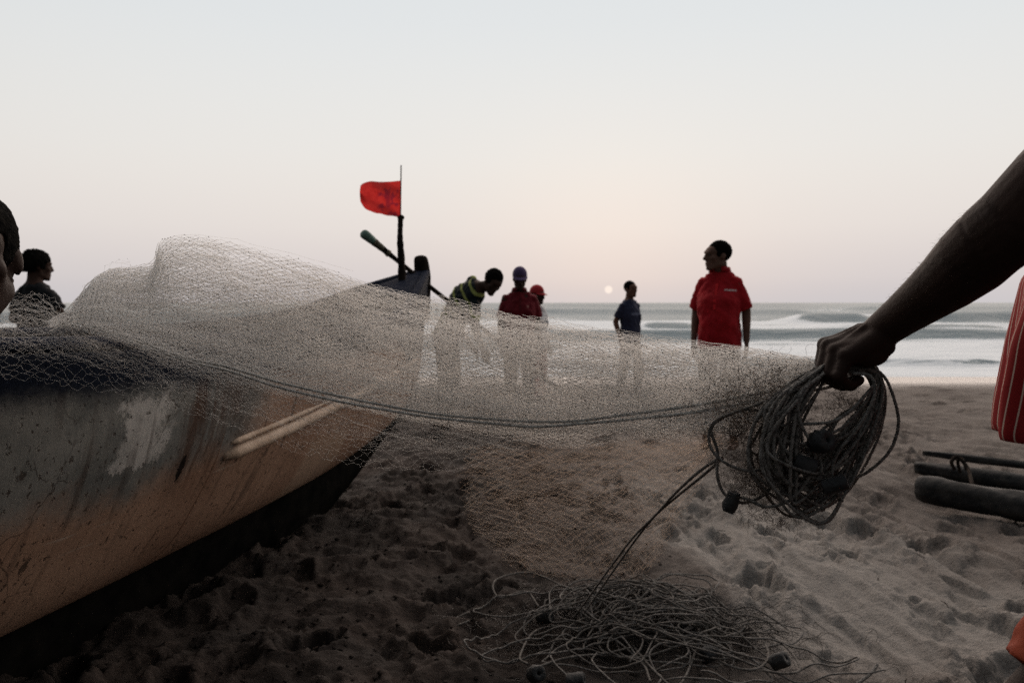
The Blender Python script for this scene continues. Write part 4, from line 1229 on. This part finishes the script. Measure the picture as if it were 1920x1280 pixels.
nt_acc = Acc(); kn_acc = Acc(); tan_acc = Acc()
def eval_curve(C, u):
    P = catmull(np.asarray(C, float), 24)
    w_ = np.linspace(0, 1, len(P))
    return np.stack([np.interp(u, w_, P[:, i]) for i in range(3)], -1)
def sheet(curves, rows, half_px, r, seed, jit=1.6, wav=6, dep=.02, knot=.0011, sub=2, sag=1.2, miss=0.0, open_=1.0, kfrac=1.0, acc=None):
    """one layer of diamond netting spanned by control curves (photo px, py, depth)"""
    rg = np.random.default_rng(seed)
    u0 = np.linspace(0, 1, 400)
    allc = [eval_curve(c_, u0) for c_ in curves]
    mean = np.mean(allc, 0)
    arc = np.r_[0, np.cumsum(np.linalg.norm(np.diff(mean[:, :2], axis=0), axis=1))]
    ncol = int(arc[-1] / half_px)
    a_ = np.linspace(0, arc[-1], ncol)
    a_ += half_px * 1.2 * vnoise(a_ / 90, a_ * 0 + seed, seed + 3)
    u = np.interp(a_, arc, u0)
    Cs = np.stack([eval_curve(c_, u) for c_ in curves])          # (nc, ncol, 3)
    v = np.linspace(0, 1, rows + 1)
    v = np.clip(v + .035 * vnoise(v * 7, v * 0 + seed, seed + 8), 0, 1)
    if len(curves) == 2:
        G = Cs[0][None] * (1 - v)[:, None, None] + Cs[1][None] * v[:, None, None]
    else:
        G = np.stack([np.stack([catmull(Cs[:, j, k_][:, None], 16)[:, 0] for k_ in range(3)], -1) for j in range(ncol)], 1)
        w_ = np.linspace(0, 1, len(G)); fi = np.interp(v, w_, np.arange(len(G)))
        lo_ = np.floor(fi).astype(int).clip(0, len(G) - 2); fr_ = (fi - lo_)[:, None, None]
        G = G[lo_] * (1 - fr_) + G[lo_ + 1] * fr_
    uu = np.broadcast_to(a_[None], G.shape[:2]); vv = np.broadcast_to((v * rows * 6)[:, None], G.shape[:2])
    G = G.copy()
    G[..., 0] += wav * fbm(uu / 120, vv / 60, seed + 1, 3) + rg.normal(0, jit, G.shape[:2])
    G[..., 1] += wav * 1.3 * fbm(uu / 160, vv / 70, seed + 2, 3) + rg.normal(0, jit * .75, G.shape[:2])
    G[..., 2] += dep * fbm(uu / 110, vv / 80, seed + 5, 3) + rg.normal(0, .0015, G.shape[:2])
    Pw = np.stack([(G[..., 0] - 960) / FPX * G[..., 2], G[..., 2], CAM_H - (G[..., 1] - 567) / FPX * G[..., 2]], -1)
    segA, segB = [], []
    j = np.arange(ncol)
    for k_ in range(rows):
        row = np.where((k_ + j) % 2 == 0, k_, k_ + 1)
        P = Pw[row, j]
        if sub == 2:
            M = (P[:-1] + P[1:]) / 2
            L_ = np.linalg.norm(P[1:] - P[:-1], axis=1)
            M = M + rg.normal(0, 1, M.shape) * (sag * .0007) + np.array([0, 0, -1]) * (L_ * .05)[:, None]
            Q = np.empty((2 * len(P) - 1, 3)); Q[0::2] = P; Q[1::2] = M
        else: Q = P
        A_, B_ = Q[:-1], Q[1:]
        if miss:
            keep = fbm(np.arange(len(A_)) / (14 * sub), np.full(len(A_), k_ / 9), seed + 30, 3) + .5 > miss
            A_, B_ = A_[keep], B_[keep]
        segA.append(A_); segB.append(B_)
    segA = np.vstack(segA); segB = np.vstack(segB)
    threads(acc or nt_acc, segA, segB, r)
    rr, jj = np.meshgrid(np.arange(rows + 1), j, indexing='ij')
    kp = Pw[(rr + jj) % 2 == 0]
    kp = kp[rg.uniform(size=len(kp)) < kfrac]
    octas(kn_acc, kp, knot * rg.uniform(.6, 1.35, len(kp)))

TOPC = np.array([(140, 600, 1.72), (165, 540, 1.75), (205, 502, 1.80), (285, 497, 1.85), (310, 450, 1.88), (400, 448, 1.92), (560, 488, 1.90), (700, 530, 1.85), (860, 569, 1.78), (1040, 602, 1.70), (1220, 631, 1.60), (1400, 657, 1.45), (1530, 674, 1.32)], float)
BOTC = np.array([(90, 612, 1.60), (130, 612, 1.60), (185, 622, 1.60), (250, 645, 1.62), (320, 672, 1.65), (430, 704, 1.70), (560, 738, 1.75), (700, 772, 1.76), (860, 797, 1.73), (1040, 815, 1.67), (1220, 812, 1.58), (1400, 800, 1.43), (1520, 745, 1.31)], float)
NL = 14
for L_ in range(NL):
    f0 = (0, .0, .01, .03, .06, .10, .16, .22, .05, .30, .12, .02, .08, .2)[L_]
    f1 = (1.0, .95, 1.02, 1.0, .97, 1.05, 1.0, 1.04, .9, 1.0, 1.08, .85, .98, .8)[L_]
    Tc = TOPC + (BOTC - TOPC) * f0; Bc = TOPC + (BOTC - TOPC) * f1
    off = np.random.default_rng(100 + L_).normal(0, 1, (2, 13, 1)) * np.array([6, 2.5 if L_ < 2 else 6, 0])
    off[0, :4, 0] = 0 if L_ else 0
    dz = (L_ - 6) * .010
    Tc = Tc + off[0] + np.array([0, 0, dz]); Bc = Bc + off[1] + np.array([0, 0, dz])
    sheet([Tc, Bc], int(66 * (f1 - f0)), 9.5, .00036, 200 + L_, jit=1.1 if L_ else .8, knot=.0011, kfrac=.25, sub=1, miss=0 if L_ < 2 else .38)
# loose single netting hanging below the rope, over the hull
LT = np.array([(-90, 585, 1.45), (40, 592, 1.52), (180, 618, 1.58), (320, 668, 1.62), (480, 715, 1.68), (660, 762, 1.72), (820, 785, 1.72), (1000, 800, 1.66)], float)
LB1 = np.array([(-90, 700, 1.46), (60, 712, 1.52), (220, 735, 1.58), (360, 775, 1.63), (500, 828, 1.68), (650, 873, 1.72), (790, 884, 1.72), (960, 866, 1.66)], float)
sheet([LT, LB1], 19, 13, .00012, 301, jit=3.5, wav=16, knot=.0008, sag=3)
sheet([LT + np.array([10, 3, .02]), LT * .35 + LB1 * .65 + np.array([0, 0, .02])], 20, 11, .00012, 302, jit=3.0, wav=16, knot=.0008, sag=3)
sheet([LT + np.array([-10, -3, -.02]), LT * .5 + LB1 * .5 + np.array([0, 0, -.02])], 22, 10, .00012, 303, jit=2.0, wav=10, knot=.0008, sag=2)
# drawn-out strands and folds that run the length of the net
rg = np.random.default_rng(66)
for q in range(150):
    v0, v1 = rg.uniform(.02, 1.0, 2) * np.array([1, 1]); v1 = v0 + rg.normal(0, .10)
    ua = rg.uniform(0, .75); ub = min(1, ua + rg.uniform(.12, .6))
    u_ = np.linspace(ua, ub, 46); vv_ = v0 + (v1 - v0) * np.linspace(0, 1, 46)
    P = eval_curve(TOPC, u_) * (1 - vv_)[:, None] + eval_curve(BOTC, u_) * vv_[:, None]
    P[:, 1] += 7 * fbm(u_ * 9, u_ * 0 + q, 70 + q, 3); P[:, 2] += rg.normal(0, .03)
    for k_ in range(rg.integers(1, 4)):
        Q = P + np.stack([rg.normal(0, .6, 46), rg.normal(0, .9, 46) + rg.normal(0, 1.6), rg.normal(0, .001, 46)], 1)
        Qw = np.stack([(Q[:, 0] - 960) / FPX * Q[:, 2], Q[:, 2], CAM_H - (Q[:, 1] - 567) / FPX * Q[:, 2]], -1)
        threads(nt_acc, Qw[:-1], Qw[1:], rg.uniform(.00018, .00034))
# fan of strands at the left, in front of the man in black
FT = np.array([(-120, 560, 1.35), (-30, 560, 1.42), (40, 540, 1.5), (90, 548, 1.58), (135, 590, 1.65), (170, 605, 1.68)], float)
FB = np.array([(-120, 640, 1.35), (-30, 625, 1.42), (50, 625, 1.5), (110, 635, 1.56), (170, 640, 1.60), (240, 660, 1.64)], float)
for q in range(3): sheet([FT + np.array([0, 14 * q, .01 * q]), FB + np.array([0, 6 * q, .01 * q])], 16 + 3 * q, 12, .00012, 320 + q, jit=3.0, wav=14, knot=.0007, sag=3, kfrac=.5)
# wisps lifting off the bulge
sheet([np.array([(125, 600, 1.7), (150, 545, 1.72), (190, 500, 1.75), (240, 488, 1.8)]), np.array([(150, 606, 1.7), (180, 560, 1.72), (215, 515, 1.75), (260, 500, 1.8)])], 4, 11, .00018, 340, jit=3, wav=8, knot=.0009, kfrac=.6)
# bag of netting falling from the rope to the heap on the sand
CT = np.array([(868, 840, 1.76), (960, 838, 1.72), (1080, 830, 1.66), (1200, 818, 1.60), (1300, 806, 1.52), (1380, 806, 1.46)], float)
CM = np.array([(872, 960, 2.20), (960, 945, 2.15), (1070, 935, 2.10), (1180, 925, 2.05), (1270, 908, 1.95), (1345, 880, 1.75)], float)
CB = np.array([(945, 1062, 3.02), (990, 1074, 3.04), (1050, 1080, 3.06), (1120, 1084, 3.06), (1190, 1080, 3.04), (1240, 1060, 2.9)], float)
for q in range(6):
    o_ = np.random.default_rng(400 + q).normal(0, 9, (3, 6, 3)) * np.array([1, .8, 0]) + np.array([0, 0, .02 * (q - 2)])
    o_[:, 0, 0] = np.abs(o_[:, 0, 0]) * q * 1.1; o_[:, 5, 0] -= q * 7
    sheet([CT + o_[0], CM + o_[1], CB + o_[2]], 40, 11, .00015, 410 + q, jit=2.2, wav=14, knot=.0007, sub=1, kfrac=.2, acc=tan_acc)
o = nt_acc.build("netting", nylon, net, smooth=False); o['kind'] = 'stuff'
o = tan_acc.build("tan_netting", tannet, net, smooth=False); o['kind'] = 'stuff'
o = kn_acc.build("net_knots", knotm, net, smooth=False); o['kind'] = 'stuff'

# head rope: two laid lines side by side
mainr = [(150, 604), (190, 617), (260, 643), (350, 674), (430, 692), (520, 720), (620, 744), (720, 764), (820, 780), (920, 789), (1000, 795), (1080, 792), (1180, 781), (1300, 766), (1400, 748), (1470, 734), (1540, 724), (1590, 710)]
mY = np.interp([p_[0] for p_ in mainr], [150, 500, 860, 1200, 1450, 1600], [1.58, 1.66, 1.68, 1.55, 1.36, 1.27])
mp_ = np.array([(a_, b_, c_) for (a_, b_), c_ in zip(mainr, mY)])
a = Acc()
for sgn in (-1, 1):
    q = mp_.copy()
    sp_ = np.interp(q[:, 0], [150, 330, 420, 600, 800, 980, 1060, 1200, 1350, 1450, 1600], [1, 2, 4, 4.5, 4, 4.5, 3, 6, 7, 5, 4])
    q[:, 1] += sgn * sp_ + .8 * np.sin(q[:, 0] * .05 + sgn)
    q[:, 2] += sgn * -.003
    P = catmull(np.array([W(*p_) for p_ in q]), 14)
    laid_rope(a, P, .0029, pitch=.017, step=.0024)
a.build("head_rope", noise_mat("pale_rope_fibre", (.20, .185, .168), (.62, .58, .53), 220, .8, .3, 500, spec=.2), net)
# line running down to the heap
a = Acc()
for sgn in (-1, 1):
    pts = [(1352 + sgn * 3, 858, 1.42), (1318 + sgn * 8, 884, 1.48), (1270 + sgn * 5, 925, 1.62), (1228, 966, 1.80), (1190 + sgn * 4, 1008, 2.0), (1150 + sgn * 5, 1062, 2.30), (1112 + sgn * 6, 1116, 2.62), (1082 + sgn * 7, 1158, 2.86)]
    laid_rope(a, catmull(np.array([W(*p_) for p_ in pts]), 12), .0032, pitch=.018, step=.003)
a.build("hauling_line", darkrope, net)

# coil in the hand: one long rope in many hanging loops
rg = np.random.default_rng(55)
ctrl = []
for q in range(42):
    big = q % 5
    dy = rg.uniform(-.055, .045)
    bl = rg.uniform(-46, 48); br = rg.uniform(-60, 20); bb = rg.uniform(-95, 16)
    ctrl += [(1556 + rg.uniform(-14, 10), 690 + rg.uniform(-8, 8), 1.27 + rg.uniform(-.02, .02)),
             (1500 + bl * .6 + rg.uniform(-18, 18), 735 + rg.uniform(-10, 14), 1.262 + dy),
             (1462 + bl + rg.uniform(-6, 6), 815 + rg.uniform(-20, 20), 1.255 + dy),
             (1462 + bl * .9 + rg.uniform(-14, 14), 895 + bb * .5, 1.255 + dy * 1.2),
             (1515 + rg.uniform(-30, 30), 960 + bb + rg.uniform(-8, 10), 1.26 + dy),
             (1578 + br * .8 + rg.uniform(-12, 12), 905 + bb * .8 + rg.uniform(-20, 20), 1.268 + dy * .8),
             (1622 + br + rg.uniform(-8, 8), 815 + rg.uniform(-22, 22), 1.275 + dy * .8),
             (1646 + br * .25 + rg.uniform(-10, 10), 742 + rg.uniform(-12, 12), 1.275 + dy * .5),
             (1634 + rg.uniform(-16, 14), 694 + rg.uniform(-5, 6), 1.272 + rg.uniform(-.02, .02)),
             (1596 + rg.uniform(-8, 8), 692 + rg.uniform(-6, 6), 1.272 + rg.uniform(-.015, .015))]
a = Acc()
laid_rope(a, catmull(np.array([W(*p_) for p_ in ctrl]), 9), .0027, pitch=.0145, step=.0033, sides=4)
# the wide loops that swing clear of the bundle
extra = [[(1640, 690, 1.26), (1662, 712, 1.25), (1680, 760, 1.245), (1684, 800, 1.245), (1668, 845, 1.25), (1630, 882, 1.26), (1585, 905, 1.27), (1540, 935, 1.28), (1500, 960, 1.28)],
         [(1560, 694, 1.25), (1470, 745, 1.23), (1436, 765, 1.225), (1440, 800, 1.22), (1470, 825, 1.22), (1520, 833, 1.22), (1560, 828, 1.23), (1610, 800, 1.24), (1640, 760, 1.25)],
         [(1500, 730, 1.27), (1400, 765, 1.27), (1340, 790, 1.28), (1330, 830, 1.28), (1352, 862, 1.27), (1400, 882, 1.25), (1450, 872, 1.24), (1500, 840, 1.25), (1560, 790, 1.26)],
         [(1440, 770, 1.28), (1385, 770, 1.29), (1335, 800, 1.3), (1345, 845, 1.29), (1345, 890, 1.28), (1358, 925, 1.27), (1390, 942, 1.26), (1425, 932, 1.26), (1455, 905, 1.26), (1490, 880, 1.26)],
         [(1540, 690, 1.24), (1480, 735, 1.215), (1445, 800, 1.21), (1440, 870, 1.21), (1455, 920, 1.21), (1500, 962, 1.22), (1545, 980, 1.23), (1572, 950, 1.24), (1580, 905, 1.24), (1600, 850, 1.25), (1640, 780, 1.26)],
         [(1545, 700, 1.235), (1500, 740, 1.21), (1500, 790, 1.205), (1530, 860, 1.21), (1490, 930, 1.215), (1440, 950, 1.23), (1400, 935, 1.25), (1370, 930, 1.26)],
         [(1440, 800, 1.25), (1500, 795, 1.215), (1560, 790, 1.21), (1600, 765, 1.22), (1640, 720, 1.24)],
         [(1600, 700, 1.23), (1632, 705, 1.215), (1640, 740, 1.21), (1610, 800, 1.205), (1570, 850, 1.21), (1560, 900, 1.215), (1580, 940, 1.22)]]
for e_ in extra: laid_rope(a, catmull(np.array([W(*p_) for p_ in e_]), 10), .0028, pitch=.015, step=.0032, sides=4)
a.build("coiled_rope", darkrope, net)

def float_shape(c, axis, ln, r_):
    ax_ = n_(axis); prof = np.array([[-.5, .25], [-.5, .86], [-.46, .97], [-.2, 1.04], [.15, .98], [.44, .93], [.5, .84], [.5, .25]])
    P = np.asarray(c)[None] + ax_[None] * (prof[:, :1] * ln)
    T = np.cross(ax_, [.3, .2, .9]); T = n_(T); B = np.cross(ax_, T)
    th = np.linspace(0, 2 * np.pi, 18, endpoint=False)
    rough = 1 + .075 * np.random.default_rng(int(abs(c[0]) * 9999)).standard_normal((len(prof), 18))
    V_ = P[:, None] + (prof[:, 1:, None] * r_ * rough[..., None]) * (np.cos(th)[None, :, None] * T + np.sin(th)[None, :, None] * B)
    V_ = V_.reshape(-1, 3); q = np.arange(len(prof) - 1)[:, None] * 18; kk = np.arange(18)[None]
    F_ = np.stack([q + kk, q + (kk + 1) % 18, q + 18 + (kk + 1) % 18, q + 18 + kk], -1).reshape(-1, 4)
    # bore through the middle
    k1 = np.arange(18); e_ = (len(prof) - 1) * 18
    F2 = np.stack([k1, (k1 + 1) % 18, e_ + (k1 + 1) % 18, e_ + k1], 1)[:, ::-1]
    return V_, [F_, F2]
for (px, py, Y, axv, ln, r_) in [(1541, 827, 1.205, (.35, -.85, .3), 0.031, .020), (1509, 871, 1.215, (.9, -.2, -.25), .037, .0165), (1566, 908, 1.20, (.85, -.3, .35), .040, .0140), (1371, 940, 1.25, (.25, -.15, .95), .036, .0125), (1480, 868, 1.28, (.2, -.4, .9), .038, .018), (1528, 845, 1.29, (.7, .2, .5), .040, .019)]:
    mesh_np("float", *float_shape(W(px, py, Y), axv, ln * .9, r_ * .86), floatm, net)

# tangled netting caught in the coil
tg = Acc()
def tangle(n, cx, cy, sx, sy, Y, sY, segs=10, step=.0075, r=.00022, turn=.7, acc=tg, seed=1):
    rg = np.random.default_rng(seed)
    p_ = np.stack([rg.normal(cx, sx, n), rg.normal(cy, sy, n)], 1); Yd = rg.normal(Y, sY, n)
    P = np.stack([(p_[:, 0] - 960) / FPX * Yd, Yd, CAM_H - (p_[:, 1] - 567) / FPX * Yd], -1)
    d_ = rg.normal(0, 1, (n, 3)) * np.array([1, .6, 1]); d_ /= np.linalg.norm(d_, axis=1)[:, None]
    cur = rg.normal(0, turn * .6, (n, 3))
    for s_ in range(segs):
        d_ = d_ + np.cross(cur, d_) + rg.normal(0, .18, (n, 3)); d_ /= np.linalg.norm(d_, axis=1)[:, None]
        Q = P + d_ * step * rg.uniform(.6, 1.3, (n, 1))
        threads(acc, P, Q, r); P = Q
tangle(420, 1400, 830, 36, 45, 1.29, .03, seed=1)
tangle(500, 1420, 905, 24, 24, 1.28, .022, step=.004, turn=1.0, seed=2)
tangle(320, 1465, 850, 28, 60, 1.285, .02, step=.005, seed=3)
tangle(160, 1560, 800, 30, 50, 1.285, .02, step=.006, seed=4)
tangle(130, 1500, 935, 45, 26, 1.265, .02, step=.005, turn=1.1, seed=5)
tangle(120, 1450, 715, 34, 16, 1.27, .02, step=.006, turn=.8, seed=6)
tangle(46, 1462, 975, 28, 10, 1.26, .012, segs=16, step=.0036, turn=1.3, seed=7)
tangle(90, 1590, 755, 16, 10, 1.29, .012, step=.005, seed=8)
tangle(380, 1395, 770, 40, 30, 1.31, .03, step=.006, turn=.5, seed=9)
o = tg.build("tangled_netting", brownt, net, smooth=False); o['kind'] = 'stuff'

# ================================================================== heap of rope and net on the sand
pileY = 2.86; pc = W(1205, 1185, pileY)
pile = empty("rope_heap", (pc[0], pc[1], 0.0)); tag(pile, "tangled heap of grey rope, netting and floats lying on the sand", "rope heap")
rg = np.random.default_rng(77)
def heap_h(x_, y_):
    q = ((x_ - pc[0]) / .50) ** 2 + ((y_ - pc[1]) / .42) ** 2
    return .13 * np.exp(-q * 1.1)
a = Acc(); a2_ = Acc()
for q in range(46):
    c0 = np.array([pc[0] + rg.normal(-.02, .15), pc[1] + rg.normal(-.06, .16)])
    ra, rb, ph, tl = rg.uniform(.10, .27), rg.uniform(.06, .17), rg.uniform(0, 7), rg.uniform(-.7, .7)
    th = np.linspace(0, 2 * np.pi * rg.uniform(.8, 1.7), 40) + ph
    weight = np.linspace(0, 1, 40)
    x_ = c0[0] + ra * np.cos(th) * (1 + .25 * np.sin(2 * th + ph)) + weight * rg.normal(0, .10)
    y_ = c0[1] + rb * np.sin(th) + tl * .5 * ra * np.cos(th) + weight * rg.normal(0, .06)
    z_ = heap_h(x_, y_) * rg.uniform(.35, 1.05) + .016 + .022 * np.sin(th * 1.5 + ph) ** 2
    gz_ = relief_at(x_, y_)
    P = np.stack([x_, y_, gz_ * .6 + z_], 1)
    P, _s = resample(catmull(P, 3), .008)
    (a if q % 3 == 0 else a2_).add(*tube(P, .0029, 6))
# long loops seen at the front of the heap
for pts in [[(1085, 1158), (1090, 1120), (1000, 1075), (930, 1090), (935, 1120), (985, 1110), (1010, 1140)], [(1165, 1165), (1230, 1150), (1260, 1140), (1275, 1165), (1250, 1195), (1180, 1200), (1100, 1170), (1010, 1180), (975, 1230), (990, 1250)],
            [(1120, 1190), (1130, 1220), (1190, 1235), (1270, 1215), (1310, 1190), (1290, 1160)], [(1180, 1200), (1230, 1265), (1270, 1280), (1300, 1230), (1310, 1180), (1280, 1150)], [(1340, 1120), (1400, 1170), (1440, 1220), (1420, 1250), (1360, 1240), (1280, 1200), (1200, 1180)],
            [(1440, 1190), (1480, 1215), (1500, 1250), (1470, 1262), (1430, 1250)], [(990, 1260), (1060, 1240), (1130, 1225), (1200, 1245), (1220, 1278)], [(880, 1128), (830, 1145)], [(880, 1143), (825, 1160)]]:
    pw = []
    for (px, py) in pts:
        Yg_ = (CAM_H - .05) * FPX / (py - 567); w_ = W(px, py, Yg_); w_[2] += rg.uniform(-.01, .012) - (.04 if px < 890 else 0); pw.append(w_)
    P, _s = resample(catmull(np.array(pw), 12), .006); a.add(*tube(P, .0038, 7))
a.build("rope", noise_mat("sandy_rope_fibre", (.055, .050, .046), (.19, .175, .16), 120, .85, .3, 400, spec=.1), pile); a2_.build("dark_rope", darkrope, pile)
hb2 = Acc()
for q in range(1600):
    x_ = pc[0] + rg.normal(0, .25); y_ = pc[1] + rg.normal(0, .18)
    th = np.linspace(0, rg.uniform(2, 5), 9) + rg.uniform(0, 7); r_ = rg.uniform(.02, .09)
    P = np.stack([x_ + r_ * np.cos(th), y_ + r_ * np.sin(th) * .8, np.full(9, max(.012, heap_h(x_, y_) * rg.uniform(.1, .8))) + .012 * np.sin(th * 2)], 1)
    P[:, 2] += relief_at(P[:, 0], P[:, 1]) * .6
    threads(hb2, P[:-1], P[1:], .0009)
o = hb2.build("netting", fibre("dark_thread", (.035, .027, .022), .1), pile, smooth=False); o['kind'] = 'stuff'
for (px, py, axv) in [(1022, 1156, (.8, -.4, .3)), (1175, 1158, (.7, -.5, .2)), (1288, 1176, (.9, .3, .1)), (1005, 1262, (.3, -.8, .4)), (1080, 1276, (.9, -.2, .2)), (1462, 1238, (.6, -.5, .5)), (1330, 1225, (.8, .5, .2)), (1180, 1185, (.2, -.9, .3))]:
    Yg_ = (CAM_H - .06) * FPX / (py - 567)
    mesh_np("float", *float_shape(W(px, py, Yg_), axv, .052, .024), floatm, pile)

# ================================================================== lashed logs at the right
lg = empty("lashed_logs", (2.6, 4.5, 0.0)); tag(lg, "dark wooden logs tied together with rope, lying on the sand", "logs")
logm = noise_mat("wet_log", (.004, .005, .006), (.045, .040, .036), 13, .8, .6, 30, stretch=(.4, 1, 1), lo=.4, hi=.72)
def log_part(p0, p1, r0, r1, seed):
    P = p0[None] + (p1 - p0)[None] * np.linspace(0, 1, 60)[:, None]
    rr = np.interp(np.linspace(0, 1, 60), [0, .012, .05, .5, 1], [r0 * .80, r0 * .90, r0, (r0 + r1) / 2, r1])
    V_, F_ = tube(P, rr, 22)
    ax_ = n_(p1 - p0); d_ = V_ - p0; s_ = d_ @ ax_; rad = d_ - s_[:, None] * ax_
    an_ = np.arctan2(rad[:, 2], rad @ np.cross(ax_, [0, 0, 1]))
    V_ = V_ + rad * (.34 * fbm(s_ / .30, np.cos(an_) * 1.5, seed, 4) + .28 * fbm(s_ / .8, np.sin(an_) * 3, seed + 4, 4))[:, None]
    return mesh_np("log", V_, F_, logm, lg)
log_part(np.array([2.38, 4.66, .095]), np.array([3.9, 2.95, .07]), .080, .042, 3); log_part(np.array([2.70, 5.32, .085]), np.array([4.1, 3.58, .09]), .042, .070, 5)
log_part(np.array([2.80, 5.42, .16]), np.array([4.3, 3.75, .18]), .022, .030, 8)
a = Acc()
P = catmull(np.array([W(1790, 880, 4.86), W(1784, 866, 4.86), W(1793, 856, 4.86), W(1802, 862, 4.84), W(1815, 878, 4.80), W(1822, 905, 4.55), W(1824, 915, 4.52), W(1822, 935, 4.50)]), 8); a.add(*tube(P, .011, 7))
P = catmull(np.array([W(1800, 885, 4.9), W(1796, 864, 4.88), W(1804, 860, 4.86), W(1812, 880, 4.80)]), 8); a.add(*tube(P, .010, 7))
a.build("lashing", darkwood, lg)

# a short stick of rope on the sand
w0 = W(1620, 1272, 2.50); st = empty("rope_end", (w0[0], w0[1], .02)); tag(st, "short frayed end of rope lying on the sand beside the heap", "rope")
a = Acc(); pp = []
for (px, py) in [(1606, 1282), (1620, 1272), (1634, 1260), (1645, 1245)]:
    Yg_ = (CAM_H - .03) * FPX / (py - 567); pp.append(W(px, py, Yg_))
laid_rope(a, catmull(np.array(pp), 8), .0055, pitch=.025, step=.004); a.build("strand", darkrope, st)

# crumbs of sand and bits of driftwood around the boat
rg = np.random.default_rng(5)
a = Acc(); ico = OCT
for q in range(1500):
    x_ = rg.uniform(-1.1, .75); y_ = 2.0 + 3.4 * rg.uniform() ** 1.4; r_ = rg.uniform(.003, .011) * (1.6 if rg.uniform() < .08 else 1)
    z_ = relief_at(np.array([x_]), np.array([y_]))[0] + gz_at(x_, y_)
    V_ = OCT * r_ * rg.uniform(.5, 1.3, (6, 1)) * np.array([1.2, 1.0, .7]) + np.array([x_, y_, z_ + r_ * .2])
    a.add(V_, OCTF)
tag(a.build("sand_crumbs", sand, None), "crumbs of sand scattered beside the boat", "sand", kind='stuff')
a = Acc()
for q in range(70):
    x_ = rg.uniform(-1.0, 2.2); y_ = 2.2 + 3.2 * rg.uniform(); l_ = rg.uniform(.015, .06); an_ = rg.uniform(0, 6.3)
    p0 = np.array([x_, y_, relief_at(np.array([x_]), np.array([y_]))[0] + gz_at(x_, y_) + .004]); p1 = p0 + np.array([math.cos(an_) * l_, math.sin(an_) * l_, rg.uniform(-.002, .008)])
    a.add(*tube(np.array([p0, (p0 + p1) / 2 + rg.normal(0, .003, 3), p1]), [.0016, .0022, .0012], 5))
tag(a.build("twigs", darkwood, None), "small dark twigs and straws strewn over the sand", "twigs", kind='stuff')
